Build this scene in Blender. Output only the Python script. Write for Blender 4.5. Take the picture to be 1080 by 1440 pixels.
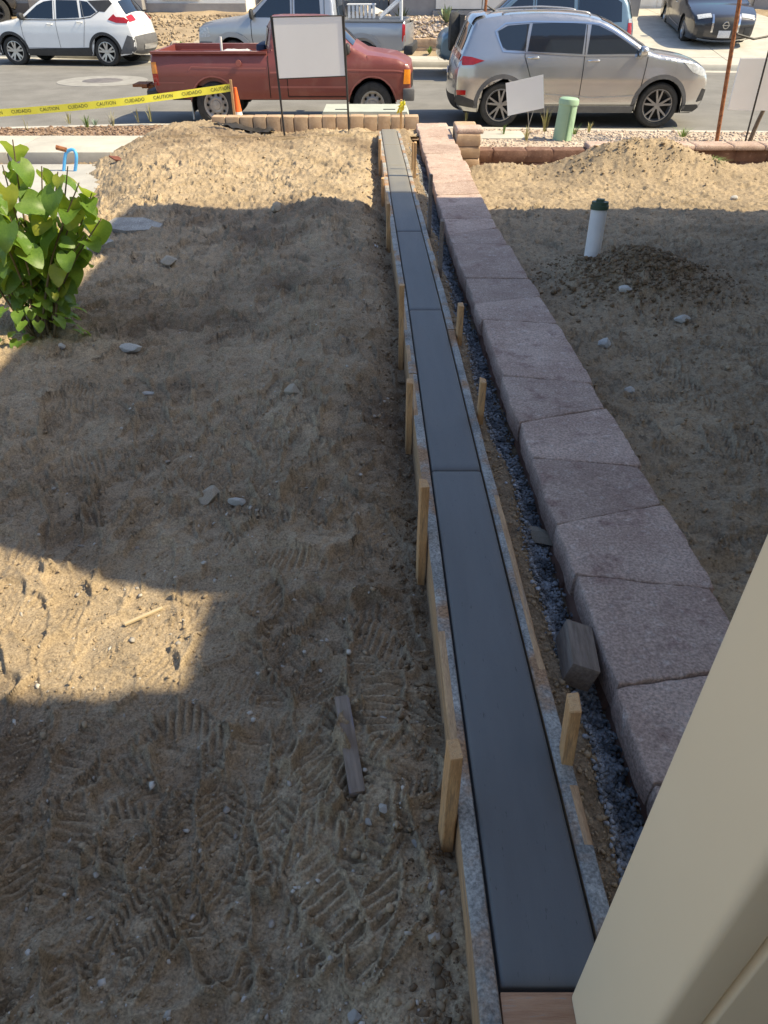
import bpy, bmesh, math, random
import numpy as np
from mathutils import Vector, Matrix

R = math.radians
random.seed(7)
rng = np.random.default_rng(11)
scene = bpy.context.scene
COL = scene.collection
for o in list(bpy.data.objects):
    bpy.data.objects.remove(o)

# ------------------------------------------------------------------ camera, sky, sun, exposure
CAM_Z = 2.11
PITCH = R(37.4)
FPX = 998.0
cam_data = bpy.data.cameras.new("camera")
cam_data.sensor_fit = 'HORIZONTAL'
cam_data.sensor_width = 36.0
cam_data.lens = FPX / 1080.0 * 36.0
cam_data.clip_start = 0.02
cam_data.clip_end = 2000
cam = bpy.data.objects.new("camera", cam_data)
cam.location = (0, 0, CAM_Z)
cam.rotation_euler = (math.pi / 2 - PITCH, 0, 0)
COL.objects.link(cam)
scene.camera = cam

SUN_EL, SUN_BEHIND = R(48), R(5)      # sun stands to the right, a touch behind the camera
sx, sy, sz = math.cos(SUN_EL) * math.cos(SUN_BEHIND), -math.cos(SUN_EL) * math.sin(SUN_BEHIND), math.sin(SUN_EL)
world = bpy.data.worlds.new("World")
scene.world = world
world.use_nodes = True
wn = world.node_tree
bg = wn.nodes['Background']
sky = wn.nodes.new('ShaderNodeTexSky')
sky.sky_type = 'NISHITA'
sky.sun_disc = False
sky.sun_elevation = SUN_EL
sky.sun_rotation = math.atan2(sx, sy)
sky.air_density = 1.0
sky.dust_density = 1.2
sky.ozone_density = 1.0
wn.links.new(sky.outputs[0], bg.inputs[0])
bg.inputs[1].default_value = 0.15
sun_data = bpy.data.lights.new("sun", 'SUN')
sun_data.energy = 4.9
sun_data.angle = R(0.45)
sun_data.color = (1.0, 0.86, 0.59)
sun = bpy.data.objects.new("sun", sun_data)
sun.rotation_euler = Vector((sx, sy, sz)).to_track_quat('Z', 'Y').to_euler()
sun.location = (20, -2, 20)
COL.objects.link(sun)
vs = scene.view_settings
vs.view_transform = 'Standard'
vs.look = 'None'
vs.gamma = 1
vs.exposure = 0.62
vs.use_curve_mapping = False
scene.render.engine = 'CYCLES'

# ------------------------------------------------------------------ helpers
def ray(px, py):
    a, u = (px - 540) / FPX, -(py - 720) / FPX
    return (a, math.cos(PITCH) + u * math.sin(PITCH), -math.sin(PITCH) + u * math.cos(PITCH))

def on_z(px, py, z):
    """point of the level z seen at a photograph pixel (used to read real positions off the photograph)"""
    d = ray(px, py)
    t = (z - CAM_Z) / d[2]
    return (d[0] * t, d[1] * t, z)

def on_f(px, py, f):
    z = 0.3
    for _ in range(25):
        p = on_z(px, py, z)
        z = 0.5 * z + 0.5 * float(f(p[0], p[1]))
    return (p[0], p[1], z)

def on_y(px, py, Y):
    d = ray(px, py)
    t = Y / d[1]
    return (d[0] * t, Y, CAM_Z + d[2] * t)

MATS = {}
DAMP_W = 2.3
def mat(name, c1, c2=None, scale=6.0, rough=0.8, metal=0.0, bump=0.0, bscale=60.0, coat=0.0, c3=None,
        scale3=40.0, spec=0.5, stretch=None, detail=6.0, trans=0.0, contrast=(0.35, 0.65), c3pos=(0.6, 0.72), emission=None, speck=None, damp=None, objvar=0.0):
    if name in MATS:
        return MATS[name]
    m = bpy.data.materials.new(name)
    m.use_nodes = True
    n, l = m.node_tree.nodes, m.node_tree.links
    b = n['Principled BSDF']
    b.inputs['Roughness'].default_value = rough
    b.inputs['Metallic'].default_value = metal
    b.inputs['Coat Weight'].default_value = coat
    b.inputs['Coat Roughness'].default_value = 0.05
    b.inputs['Specular IOR Level'].default_value = spec
    b.inputs['Base Color'].default_value = (*c1, 1)
    if trans:
        b.inputs['Transmission Weight'].default_value = trans
    tc = n.new('ShaderNodeTexCoord')
    src = tc.outputs['Object']
    if stretch:
        mp = n.new('ShaderNodeMapping')
        mp.inputs['Scale'].default_value = stretch
        l.new(src, mp.inputs[0])
        src = mp.outputs[0]
    def noise(sc, det=detail):
        t = n.new('ShaderNodeTexNoise')
        t.inputs['Scale'].default_value = sc
        t.inputs['Detail'].default_value = det
        t.inputs['Roughness'].default_value = 0.62
        l.new(src, t.inputs['Vector'])
        return t
    col = None
    if c2:
        t = noise(scale)
        r = n.new('ShaderNodeValToRGB')
        r.color_ramp.elements[0].position, r.color_ramp.elements[1].position = contrast
        r.color_ramp.elements[0].color = (*c1, 1)
        r.color_ramp.elements[1].color = (*c2, 1)
        l.new(t.outputs[0], r.inputs[0])
        col = r.outputs[0]
    if c3:
        t = noise(scale3)
        r = n.new('ShaderNodeValToRGB')
        r.color_ramp.elements[0].position, r.color_ramp.elements[1].position = c3pos
        r.color_ramp.elements[0].color = (0, 0, 0, 1)
        r.color_ramp.elements[1].color = (1, 1, 1, 1)
        l.new(t.outputs[0], r.inputs[0])
        mx = n.new('ShaderNodeMix')
        mx.data_type = 'RGBA'
        l.new(r.outputs[0], mx.inputs[0])
        l.new(col, mx.inputs[6])
        mx.inputs[7].default_value = (*c3, 1)
        col = mx.outputs[2]
    if objvar and col:
        oi = n.new('ShaderNodeObjectInfo')
        r = n.new('ShaderNodeMapRange'); r.inputs[3].default_value, r.inputs[4].default_value = 1 - objvar, 1 + objvar
        l.new(oi.outputs['Random'], r.inputs[0])
        mx = n.new('ShaderNodeMix'); mx.data_type = 'RGBA'; mx.blend_type = 'MULTIPLY'; mx.inputs[0].default_value = 1
        l.new(col, mx.inputs[6]); l.new(r.outputs[0], mx.inputs[7])
        col = mx.outputs[2]
    if damp and col:
        dc, dsc, d0, d1 = damp
        t = noise(dsc, 5.0)
        t.noise_dimensions = '4D'; t.inputs['W'].default_value = DAMP_W
        r = n.new('ShaderNodeMapRange'); r.interpolation_type = 'SMOOTHSTEP'
        r.inputs[1].default_value, r.inputs[2].default_value = d0, d1
        l.new(t.outputs[0], r.inputs[0])
        mx = n.new('ShaderNodeMix'); mx.data_type = 'RGBA'
        l.new(r.outputs[0], mx.inputs[0]); l.new(col, mx.inputs[6]); mx.inputs[7].default_value = (*dc, 1)
        col = mx.outputs[2]
    if speck and col:
        amt, ssc = speck
        t = noise(ssc, 4.0)
        r = n.new('ShaderNodeMapRange')
        r.inputs[1].default_value, r.inputs[2].default_value = .3, .7
        r.inputs[3].default_value, r.inputs[4].default_value = 1 - amt, 1 + amt
        l.new(t.outputs[0], r.inputs[0])
        mx = n.new('ShaderNodeMix'); mx.data_type = 'RGBA'; mx.blend_type = 'MULTIPLY'; mx.inputs[0].default_value = 1
        l.new(col, mx.inputs[6]); l.new(r.outputs[0], mx.inputs[7])
        col = mx.outputs[2]
    if col:
        l.new(col, b.inputs['Base Color'])
    if bump:
        t = noise(bscale, 10.0)
        t.inputs['Roughness'].default_value = .75
        bp = n.new('ShaderNodeBump')
        bp.inputs['Strength'].default_value = 1.0
        bp.inputs['Distance'].default_value = bump
        l.new(t.outputs[0], bp.inputs['Height'])
        l.new(bp.outputs[0], b.inputs['Normal'])
    MATS[name] = m
    return m

def tag(o, label=None, cat=None, group=None, kind=None):
    if label: o['label'] = label
    if cat: o['category'] = cat
    if group: o['group'] = group
    if kind: o['kind'] = kind
    return o

def empty(name, loc=(0, 0, 0), rz=0.0):
    o = bpy.data.objects.new(name, None)
    o.location = loc
    o.rotation_euler = (0, 0, rz)
    o.empty_display_size = 0.1
    COL.objects.link(o)
    return o

def link(name, me, m, parent=None, loc=None, rot=None, scale=None):
    o = bpy.data.objects.new(name, me)
    if m is not None and not me.materials:
        for k in (m if isinstance(m, (list, tuple)) else [m]):
            me.materials.append(k)
    COL.objects.link(o)
    if parent: o.parent = parent
    if loc is not None: o.location = loc
    if rot is not None: o.rotation_euler = rot
    if scale is not None: o.scale = scale
    return o

def copy_tree(o, parent=None):
    c = o.copy()
    COL.objects.link(c)
    c.parent = parent
    for ch in o.children:
        copy_tree(ch, c)
    return c

class MB:
    """collects primitive shapes into one mesh"""
    def __init__(s):
        s.v, s.f, s.mi = [], [], []
    def add(s, vs, fs, mi=0):
        k = len(s.v)
        s.v += [tuple(map(float, v)) for v in vs]
        s.f += [tuple(int(i) + k for i in f) for f in fs]
        s.mi += [mi] * len(fs)
        return s
    def box(s, a, b, mi=0, bev=0.0, rot=None, piv=None):
        x0, y0, z0 = a; x1, y1, z1 = b
        if bev:
            bm = bmesh.new()
            bmesh.ops.create_cube(bm, size=1)
            for v in bm.verts:
                v.co = Vector(((x0 + x1) / 2 + v.co.x * (x1 - x0), (y0 + y1) / 2 + v.co.y * (y1 - y0), (z0 + z1) / 2 + v.co.z * (z1 - z0)))
            bmesh.ops.bevel(bm, geom=bm.edges[:], offset=bev, segments=2, affect='EDGES', profile=0.6)
            bm.verts.index_update()
            vs_ = [v.co.copy() for v in bm.verts]
            fs_ = [[v.index for v in f.verts] for f in bm.faces]
            bm.free()
        else:
            vs_ = [Vector(p) for p in ((x0, y0, z0), (x1, y0, z0), (x1, y1, z0), (x0, y1, z0), (x0, y0, z1), (x1, y0, z1), (x1, y1, z1), (x0, y1, z1))]
            fs_ = [(0, 3, 2, 1), (4, 5, 6, 7), (0, 1, 5, 4), (1, 2, 6, 5), (2, 3, 7, 6), (3, 0, 4, 7)]
        if rot is not None:
            p = Vector(piv) if piv is not None else Vector(((x0 + x1) / 2, (y0 + y1) / 2, (z0 + z1) / 2))
            vs_ = [rot @ (v - p) + p for v in vs_]
        return s.add(vs_, fs_, mi)
    def tube(s, pts, r, n=8, mi=0, cap=True):
        pts = [Vector(p) for p in pts]
        rs = r if isinstance(r, (list, tuple)) else [r] * len(pts)
        vs_, fs_ = [], []
        up = Vector((0.31, 0.2, 0.93))
        for i, p in enumerate(pts):
            d = (pts[min(i + 1, len(pts) - 1)] - pts[max(i - 1, 0)]).normalized()
            a = d.cross(up)
            if a.length < 1e-4: a = d.cross(Vector((1, 0, 0)))
            a.normalize(); b = d.cross(a)
            for k in range(n):
                t = 2 * math.pi * k / n
                vs_.append(p + (a * math.cos(t) + b * math.sin(t)) * rs[i])
        for i in range(len(pts) - 1):
            for k in range(n):
                k2 = (k + 1) % n
                fs_.append((i * n + k, i * n + k2, (i + 1) * n + k2, (i + 1) * n + k))
        if cap:
            fs_.append(tuple(range(n))); fs_.append(tuple(reversed(range((len(pts) - 1) * n, len(pts) * n))))
        return s.add(vs_, fs_, mi)
    def lathe(s, prof, n=24, axis='Z', c=(0, 0, 0), mi=0):
        vs_, fs_ = [], []
        for (r, h) in prof:
            for k in range(n):
                t = 2 * math.pi * k / n
                if axis == 'Z': p = (c[0] + r * math.cos(t), c[1] + r * math.sin(t), c[2] + h)
                else: p = (c[0] + r * math.cos(t), c[1] + h, c[2] + r * math.sin(t))
                vs_.append(p)
        for i in range(len(prof) - 1):
            for k in range(n):
                k2 = (k + 1) % n
                fs_.append((i * n + k, i * n + k2, (i + 1) * n + k2, (i + 1) * n + k))
        return s.add(vs_, fs_, mi)
    def prism(s, poly, a, b, axis='Z', mi=0):
        """extrude a 2-D polygon between a and b along an axis"""
        n = len(poly)
        def p3(p, h):
            return (p[0], p[1], h) if axis == 'Z' else ((p[0], h, p[1]) if axis == 'Y' else (h, p[0], p[1]))
        vs_ = [p3(p, a) for p in poly] + [p3(p, b) for p in poly]
        fs_ = [tuple(range(n)), tuple(reversed(range(n, 2 * n)))] + [(i, i + n, (i + 1) % n + n, (i + 1) % n) for i in range(n)]
        return s.add(vs_, fs_, mi)
    def mesh(s, name, smooth=None):
        me = bpy.data.meshes.new(name)
        me.from_pydata(s.v, [], s.f)
        me.polygons.foreach_set('material_index', s.mi)
        bm = bmesh.new(); bm.from_mesh(me)
        bmesh.ops.recalc_face_normals(bm, faces=bm.faces[:])
        bm.to_mesh(me); bm.free()
        if smooth:
            me.polygons.foreach_set('use_smooth', [True] * len(me.polygons))
            me.set_sharp_from_angle(angle=R(smooth))
        me.update()
        return me
    def build(s, name, m, parent=None, smooth=None, **k):
        return link(name, s.mesh(name, smooth), m, parent, **k)

def grid_mesh(name, X, Y, Z, smooth=True):
    nr, nc = X.shape
    me = bpy.data.meshes.new(name)
    co = np.stack([X, Y, Z], -1).reshape(-1, 3).astype(np.float32)
    idx = np.arange(nr * nc).reshape(nr, nc)
    q = np.stack([idx[:-1, :-1], idx[:-1, 1:], idx[1:, 1:], idx[1:, :-1]], -1).reshape(-1, 4)
    me.vertices.add(len(co)); me.vertices.foreach_set('co', co.ravel())
    me.loops.add(q.size); me.loops.foreach_set('vertex_index', q.ravel().astype(np.int32))
    me.polygons.add(len(q)); me.polygons.foreach_set('loop_start', (np.arange(len(q)) * 4).astype(np.int32))
    me.update(calc_edges=True)
    if smooth: me.polygons.foreach_set('use_smooth', [True] * len(q))
    return me

# ---- numpy value noise
def _h(ix, iy, seed):
    h = (ix * 374761393 + iy * 668265263 + seed * 974634777) & 0x7fffffff
    h = ((h ^ (h >> 13)) * 1274126177) & 0x7fffffff
    h = h ^ (h >> 16)
    return (h & 0xffff) / 65535.0
def vn(x, y, seed=0):
    x = np.asarray(x, float); y = np.asarray(y, float)
    ix = np.floor(x).astype(np.int64); iy = np.floor(y).astype(np.int64)
    fx = x - ix; fy = y - iy
    fx = fx * fx * (3 - 2 * fx); fy = fy * fy * (3 - 2 * fy)
    a, b, c, d = _h(ix, iy, seed), _h(ix + 1, iy, seed), _h(ix, iy + 1, seed), _h(ix + 1, iy + 1, seed)
    return (a + (b - a) * fx) * (1 - fy) + (c + (d - c) * fx) * fy
def fbm(x, y, f, o=4, seed=0, g=0.5):
    s = 0.0; a = 1.0; t = 0.0
    for k in range(o):
        s = s + a * (vn(x * f + 13.7 * k, y * f - 7.1 * k, seed + k) - 0.5); t += a
        a *= g; f *= 2.03
    return s / t
def sstep(a, b, x):
    t = np.clip((x - a) / (b - a), 0, 1)
    return t * t * (3 - 2 * t)

# ------------------------------------------------------------------ lines and levels of the place
def strip_x(Y): return np.interp(Y, [.3, 2.44, 4.4, 5.8, 7.0, 8.3, 10.4], [.325, .292, .252, .205, .165, .132, .066])
def strip_z(Y): return np.interp(Y, [.3, .6, 2.4, 4.4, 7, 11], [.585, .58, .50, .445, .445, .42])
def cap_z(Y): return np.interp(Y, [.6, 1.0, 1.9, 3.7, 6, 10], [.55, .54, .50, .45, .40, .38])
def cap_x(Y): return np.interp(Y, [.6, 1.1, 1.9, 3.7, 6, 10], [.647, .645, .632, .596, .52, .465])
FORM_W = 0.040
HALF = 0.1
def form_left(Y): return strip_x(Y) - HALF - 0.006 - FORM_W
def form_right(Y): return strip_x(Y) + HALF + 0.006 + FORM_W

def left_base(x, y):
    x = np.asarray(x, float); y = np.asarray(y, float)
    z = 0.315 + 0.0 * x
    d = form_left(y) - x
    z = z - 0.085 * np.exp(-(d / 0.13) ** 2) * (1 - sstep(9.8, 10.6, y))
    z = z + 0.05 * fbm(x, y, 4.0, 3, 17) * np.exp(-((d - 0.4) / 0.35) ** 2) * 2
    z = z + 0.075 * np.exp(-((d - 0.55) / 0.36) ** 2) * np.exp(-((y - 6.6) / 1.5) ** 2)
    z = z + 0.08 * np.exp(-((d - 0.42) / 0.27) ** 2) * np.exp(-((y - 3.6) / 1.5) ** 2)
    z = z + 0.20 * np.exp(-(d / 0.30) ** 2) * (1 - sstep(0.9, 2.3, y))
    z = z - 0.035 * np.exp(-((x + 1.45) / 0.4) ** 2) * sstep(2, 4.5, y)
    z = z + 0.05 * fbm(x, y, 0.9, 3, 5)
    # far end: heaped against the block edging, falling to the pavement on the left
    z = z + 0.05 * np.exp(-((y - 11.25) / 0.5) ** 2) * np.exp(-((x + 2.7) / 0.5) ** 2)
    z = z - 0.05 * np.exp(-((y - 11.2) / 0.3) ** 2) * sstep(-2.3, -1.6, x)
    edge = np.interp(y, [6.5, 8, 9.2, 10.4, 11.3, 12.0, 12.8], [-3.0, -3.15, -3.5, -3.85, -3.75, -3.3, -2.6])
    edge = edge + 0.35 * fbm(x, y, 2.2, 3, 9)
    drop = 1 - sstep(-0.25, 0.75, x - edge)
    z = z - drop * 0.32 * sstep(6.6, 7.4, y)
    z = z - 0.17 * sstep(11.6, 12.3, y) * (1 - drop)
    return z

def right_base(x, y):
    x = np.asarray(x, float); y = np.asarray(y, float)
    z = np.interp(y, [0, 3, 6.6, 8.4, 10.2, 11], [.33, .33, .31, .16, -.05, -.07])
    z = z + 0.05 * fbm(x, y, 0.8, 3, 21)
    z = z + 0.27 * np.exp(-(np.abs(x - 1.78) / 0.5) ** 1.8 - (np.abs(y - 4.95) / 0.42) ** 1.8)       # spoil by the pipe
    z = z + 0.37 * np.exp(-((np.abs(x - 2.95) / 0.8) ** 2.4 + (np.abs(y - 9.65) / 0.6) ** 2.0))   # mound by the wall
    z = z + 0.10 * fbm(x, y, 3.5, 3, 91) * np.exp(-(((x - 3.2) / 1.6) ** 2 + ((y - 9.5) / 0.6) ** 2))
    z = z + 0.20 * np.exp(-(((x - 3.7) / 0.9) ** 2 + ((y - 9.3) / 0.5) ** 2))
    z = z + 0.15 * np.exp(-(((x - 1.45) / 0.55) ** 2 + ((y - 9.75) / 0.3) ** 2))
    z = z + 0.16 * np.exp(-(((x - 5.2) / 0.9) ** 2 + ((y - 9.9) / 0.5) ** 2))
    return z
# ------------------------------------------------------------------ materials
SAND = mat('dry_dirt', (.33, .255, .168), (.45, .352, .238), scale=2.2, rough=.95, bump=.007, bscale=85, c3=(.24, .185, .122), scale3=22, spec=.12, c3pos=(.52, .78), speck=(.42, 140), damp=((.17, .125, .087), .62, .47, .70))
DAMP = mat('neighbour_soil', (.28, .22, .15), (.42, .325, .215), scale=1.6, rough=.95, bump=.007, bscale=85, c3=(.18, .14, .098), scale3=24, spec=.12, c3pos=(.5, .72), speck=(.3, 100))
CLOD = mat('dirt_clod', (.31, .235, .15), (.43, .33, .22), scale=9, rough=.95, bump=.004, bscale=120, spec=.12)
TRENCH = mat('trench_dirt', (.20, .15, .10), (.35, .265, .175), scale=14, rough=.95, bump=.014, bscale=70, speck=(.4, 120), spec=.15)
ASPHALT = mat('asphalt', (.17, .163, .15), (.225, .216, .20), scale=1.2, rough=.85, bump=.003, bscale=260, c3=(.33, .32, .30), scale3=190, spec=.25)
CONC = mat('pale_concrete', (.43, .405, .355), (.52, .495, .435), scale=3, rough=.85, bump=.0015, bscale=120, c3=(.38, .36, .31), scale3=7, c3pos=(.62, .85))
FRESH = mat('fresh_concrete', (.094, .096, .098), (.134, .136, .138), scale=2.4, rough=.48, bump=.0012, bscale=300, stretch=(5, .7, 1), detail=6, contrast=(.15, .85), c3=(.045, .045, .045), scale3=34, c3pos=(.66, .70))
CEMENT = mat('cement_smeared_wood', (.22, .22, .21), (.42, .415, .39), scale=11, rough=.92, bump=.006, bscale=110, speck=(.5, 130), contrast=(.34, .66), c3=(.36, .215, .12), scale3=4.0, c3pos=(.50, .62))
WOOD = mat('pine_board', (.36, .215, .11), (.52, .34, .185), scale=5, rough=.75, bump=.0015, bscale=60, stretch=(14, 1.2, 14), c3=(.26, .20, .15), scale3=4, c3pos=(.52, .7), speck=(.25, 40))
STAKE = mat('pine_stake', (.46, .26, .115), (.62, .39, .19), scale=5, rough=.75, bump=.001, bscale=60, stretch=(18, 18, 1.5), c3=(.28, .18, .10), scale3=5, c3pos=(.55, .72), speck=(.25, 30))
OLDWOODX = mat('weathered_strip', (.20, .155, .12), (.31, .25, .20), scale=6, rough=.9, bump=.003, bscale=60, stretch=(1.5, 14, 14), c3=(.22, .20, .23), scale3=3)
OLDWOOD = mat('weathered_wood', (.16, .125, .10), (.27, .22, .18), scale=6, rough=.9, bump=.003, bscale=60, stretch=(14, 1.5, 14), c3=(.22, .20, .23), scale3=8)
PAVER = mat('tumbled_paver', (.43, .31, .255), (.555, .425, .355), scale=4, rough=.92, bump=.012, bscale=85, c3=(.66, .56, .50), scale3=26, spec=.2, c3pos=(.56, .75), speck=(.40, 110), objvar=.15, damp=((.34, .225, .19), 9, .54, .72))
PAVERSIDE = mat('split_paver_face', (.22, .125, .095), (.36, .225, .175), scale=6, rough=.95, bump=.008, bscale=70, spec=.2)
BROWNBLOCK = mat('brown_split_block', (.15, .085, .065), (.25, .15, .115), scale=7, rough=.95, bump=.010, bscale=50, c3=(.46, .33, .26), scale3=20, c3pos=(.6, .75), spec=.2)
TANBLOCK = mat('tan_split_block', (.42, .29, .19), (.56, .41, .28), scale=7, rough=.95, bump=.008, bscale=50, spec=.2)
GRAVELM = mat('grey_gravel', (.11, .12, .135), (.40, .42, .45), scale=14, rough=.85, contrast=(.4, .6))
PEBBLE = mat('pale_pebble', (.30, .26, .215), (.52, .48, .42), scale=9, rough=.9, contrast=(.42, .58))
STONE = mat('field_stone', (.42, .40, .36), (.66, .64, .60), scale=18, rough=.9, bump=.004, bscale=60, c3=(.2, .19, .17), scale3=30)
TANSTONE = mat('tan_field_stone', (.34, .29, .22), (.50, .43, .34), scale=14, rough=.9, bump=.004, bscale=60)
ROCKG = mat('garden_rock', (.36, .27, .21), (.58, .49, .41), scale=4, rough=.9, contrast=(.4, .6))
MULCH = mat('bark_mulch', (.14, .085, .055), (.34, .24, .17), scale=12, rough=.95, contrast=(.4, .6))
VINYL = mat('cream_vinyl', (.90, .73, .49), (.92, .75, .51), scale=3, rough=.42)
STUCCO = mat('beige_stucco', (.60, .54, .45), (.66, .60, .51), scale=3, rough=.95, bump=.003, bscale=120)
WHITESTUCCO = mat('white_stucco', (.72, .70, .66), (.79, .77, .73), scale=3, rough=.95, bump=.002, bscale=120)
GREYTRIM = mat('grey_trim_paint', (.26, .25, .25), (.31, .30, .30), scale=3, rough=.8)
ROOFT = mat('roof_tile', (.30, .20, .15), (.42, .30, .23), scale=4, rough=.9, bump=.01, bscale=20)
DARKGLASS = mat('house_glass', (.02, .025, .035), rough=.05)
PVC = mat('white_pvc', (.78, .79, .80), (.70, .71, .72), scale=9, rough=.4)
GREENCAP = mat('green_plastic', (.035, .075, .045), rough=.5)
PEDGREEN = mat('pale_green_plastic', (.30, .46, .31), (.34, .50, .35), scale=4, rough=.5)
PADGREEN = mat('pale_grey_green_steel', (.46, .50, .44), (.52, .56, .50), scale=4, rough=.5)
SIGNW = mat('white_sign_board', (.86, .86, .86), (.83, .83, .83), scale=2, rough=.5)
BLACKM = mat('black_steel', (.02, .02, .02), (.035, .03, .03), scale=9, rough=.6)
WIRE = mat('galvanised_wire', (.35, .35, .35), rough=.4, metal=.8)
RUST = mat('rusty_pipe', (.20, .065, .025), (.36, .15, .06), scale=26, rough=.85, bump=.002, bscale=90, c3=(.10, .04, .025), scale3=14)
BARK = mat('bark', (.10, .075, .055), (.20, .16, .12), scale=20, rough=.95, bump=.004, bscale=70, stretch=(3, 3, 1))
TAPE = mat('yellow_tape', (.76, .66, .04), (.82, .74, .08), scale=5, rough=.4)
INK = mat('black_ink', (.03, .03, .02), rough=.5)
ORANGE = mat('cone_orange', (.85, .16, .03), (.78, .13, .02), scale=5, rough=.5)
CONEW = mat('cone_white', (.78, .78, .76), (.70, .70, .68), scale=8, rough=.5)
HOSE = mat('blue_hose', (.10, .42, .80), rough=.4)
LEAF = mat('heart_leaf', (.085, .175, .028), (.17, .29, .05), scale=14, rough=.42, spec=.4)
YLEAF = mat('yellow_green_leaf', (.26, .30, .035), (.36, .38, .05), scale=9, rough=.45)
STEMM = mat('young_stem', (.12, .09, .05), (.2, .15, .08), scale=20, rough=.8)
GRASS = mat('dry_grass', (.30, .29, .10), (.45, .40, .20), scale=9, rough=.8)
GRASSG = mat('green_weed', (.10, .19, .04), (.2, .28, .07), scale=9, rough=.8)
IRON = mat('cast_iron', (.12, .11, .11), (.20, .18, .17), scale=8, rough=.6, bump=.004, bscale=40)
for lm in (LEAF, YLEAF):
    lm.node_tree.nodes['Principled BSDF'].inputs['Subsurface Weight'].default_value = 0.0
    n_, l_ = lm.node_tree.nodes, lm.node_tree.links
    tr = n_.new('ShaderNodeBsdfTranslucent'); tr.inputs[0].default_value = (.46, .60, .06, 1)
    ms = n_.new('ShaderNodeMixShader'); ms.inputs[0].default_value = .38
    l_.new(n_['Principled BSDF'].outputs[0], ms.inputs[1]); l_.new(tr.outputs[0], ms.inputs[2])
    l_.new(ms.outputs[0], n_['Material Output'].inputs[0])

# the strip's colour turns paler and more tan towards the street end
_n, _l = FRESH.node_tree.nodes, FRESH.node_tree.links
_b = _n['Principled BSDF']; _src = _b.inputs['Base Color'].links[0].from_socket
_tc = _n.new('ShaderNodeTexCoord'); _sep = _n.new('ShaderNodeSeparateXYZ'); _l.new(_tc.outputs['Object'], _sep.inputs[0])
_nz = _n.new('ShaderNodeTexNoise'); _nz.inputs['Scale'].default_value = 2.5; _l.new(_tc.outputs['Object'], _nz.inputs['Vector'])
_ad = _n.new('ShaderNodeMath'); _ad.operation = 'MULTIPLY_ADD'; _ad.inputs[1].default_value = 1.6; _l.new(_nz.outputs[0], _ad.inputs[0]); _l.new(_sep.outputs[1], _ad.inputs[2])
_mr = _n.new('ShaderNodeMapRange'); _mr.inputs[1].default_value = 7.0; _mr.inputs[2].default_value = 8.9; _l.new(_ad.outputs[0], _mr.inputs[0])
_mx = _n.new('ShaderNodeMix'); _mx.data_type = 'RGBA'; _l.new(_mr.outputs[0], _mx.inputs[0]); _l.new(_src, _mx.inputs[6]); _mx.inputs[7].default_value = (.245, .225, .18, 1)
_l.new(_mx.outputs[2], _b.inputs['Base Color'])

# ------------------------------------------------------------------ stones
_b = bmesh.new(); bmesh.ops.create_icosphere(_b, subdivisions=1, radius=1.0); _b.verts.index_update()
ICO_V = np.array([v.co[:] for v in _b.verts]); ICO_F = np.array([[v.index for v in f.verts] for f in _b.faces]); _b.free()
def scatter(name, pos, size, m, parent=None, flat=(.5, .9), seed=1):
    g = np.random.default_rng(seed)
    pos = np.asarray(pos, float); n = len(pos)
    size = np.asarray(size, float).reshape(n, 1, 1)
    v = ICO_V[None] * (1 + g.uniform(-.45, .45, (n, 12, 1)))
    v = v * g.uniform(.5, 1.35, (n, 1, 3))
    a = g.uniform(0, 6.28, n); ca, sa = np.cos(a), np.sin(a)
    v2 = v.copy()
    v2[..., 0] = v[..., 0] * ca[:, None] - v[..., 1] * sa[:, None]
    v2[..., 1] = v[..., 0] * sa[:, None] + v[..., 1] * ca[:, None]
    v2[..., 2] *= g.uniform(flat[0], flat[1], (n, 1))
    v2 = v2 * size + pos[:, None]
    f = (ICO_F[None] + (np.arange(n) * 12)[:, None, None]).reshape(-1, 3)
    me = bpy.data.meshes.new(name)
    me.vertices.add(n * 12); me.vertices.foreach_set('co', v2.reshape(-1).astype(np.float32))
    me.loops.add(f.size); me.loops.foreach_set('vertex_index', f.ravel().astype(np.int32))
    me.polygons.add(len(f)); me.polygons.foreach_set('loop_start', (np.arange(len(f)) * 3).astype(np.int32))
    me.update(calc_edges=True)
    return link(name, me, m, parent)

def stone_mesh(name, seed, sub=3, chunk=.35):
    bm = bmesh.new(); bmesh.ops.create_icosphere(bm, subdivisions=sub, radius=1)
    g = random.Random(seed)
    planes = [(Vector((g.uniform(-1, 1), g.uniform(-1, 1), g.uniform(-.6, 1))).normalized(), g.uniform(.5, .85)) for _ in range(16)]
    for v in bm.verts:
        for nrm, d in planes:
            k = v.co.dot(nrm)
            if k > d: v.co -= nrm * (k - d)
        v.co *= 1 + .06 * (g.random() - .5)
    me = bpy.data.meshes.new(name); bm.to_mesh(me); bm.free()
    me.polygons.foreach_set('use_smooth', [True] * len(me.polygons)); me.set_sharp_from_angle(angle=R(16))
    return me

# ------------------------------------------------------------------ the setting: ground, road, kerbs
def kerb_near(X): return np.interp(X, [-60, -30, -14, -8, -6, -4, -2, 5, 14, 60], [3, 8.6, 11.5, 12.5, 12.95, 13.25, 13.25, 12.62, 12.2, 11])
def kerb_far(X): return np.interp(X, [-60, -30, -14, -10, -7, -4, 0, 5, 10, 20, 60], [34, 29.5, 26.3, 25.1, 24.3, 23.6, 22.7, 22.1, 21.6, 21.2, 20.2])

me = MB().add([(-700, -700, -.4), (700, -700, -.4), (700, 700, -.4), (-700, 700, -.4)], [(0, 1, 2, 3)]).mesh('ground')
tag(link('ground', me, SAND), kind='structure')

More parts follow.
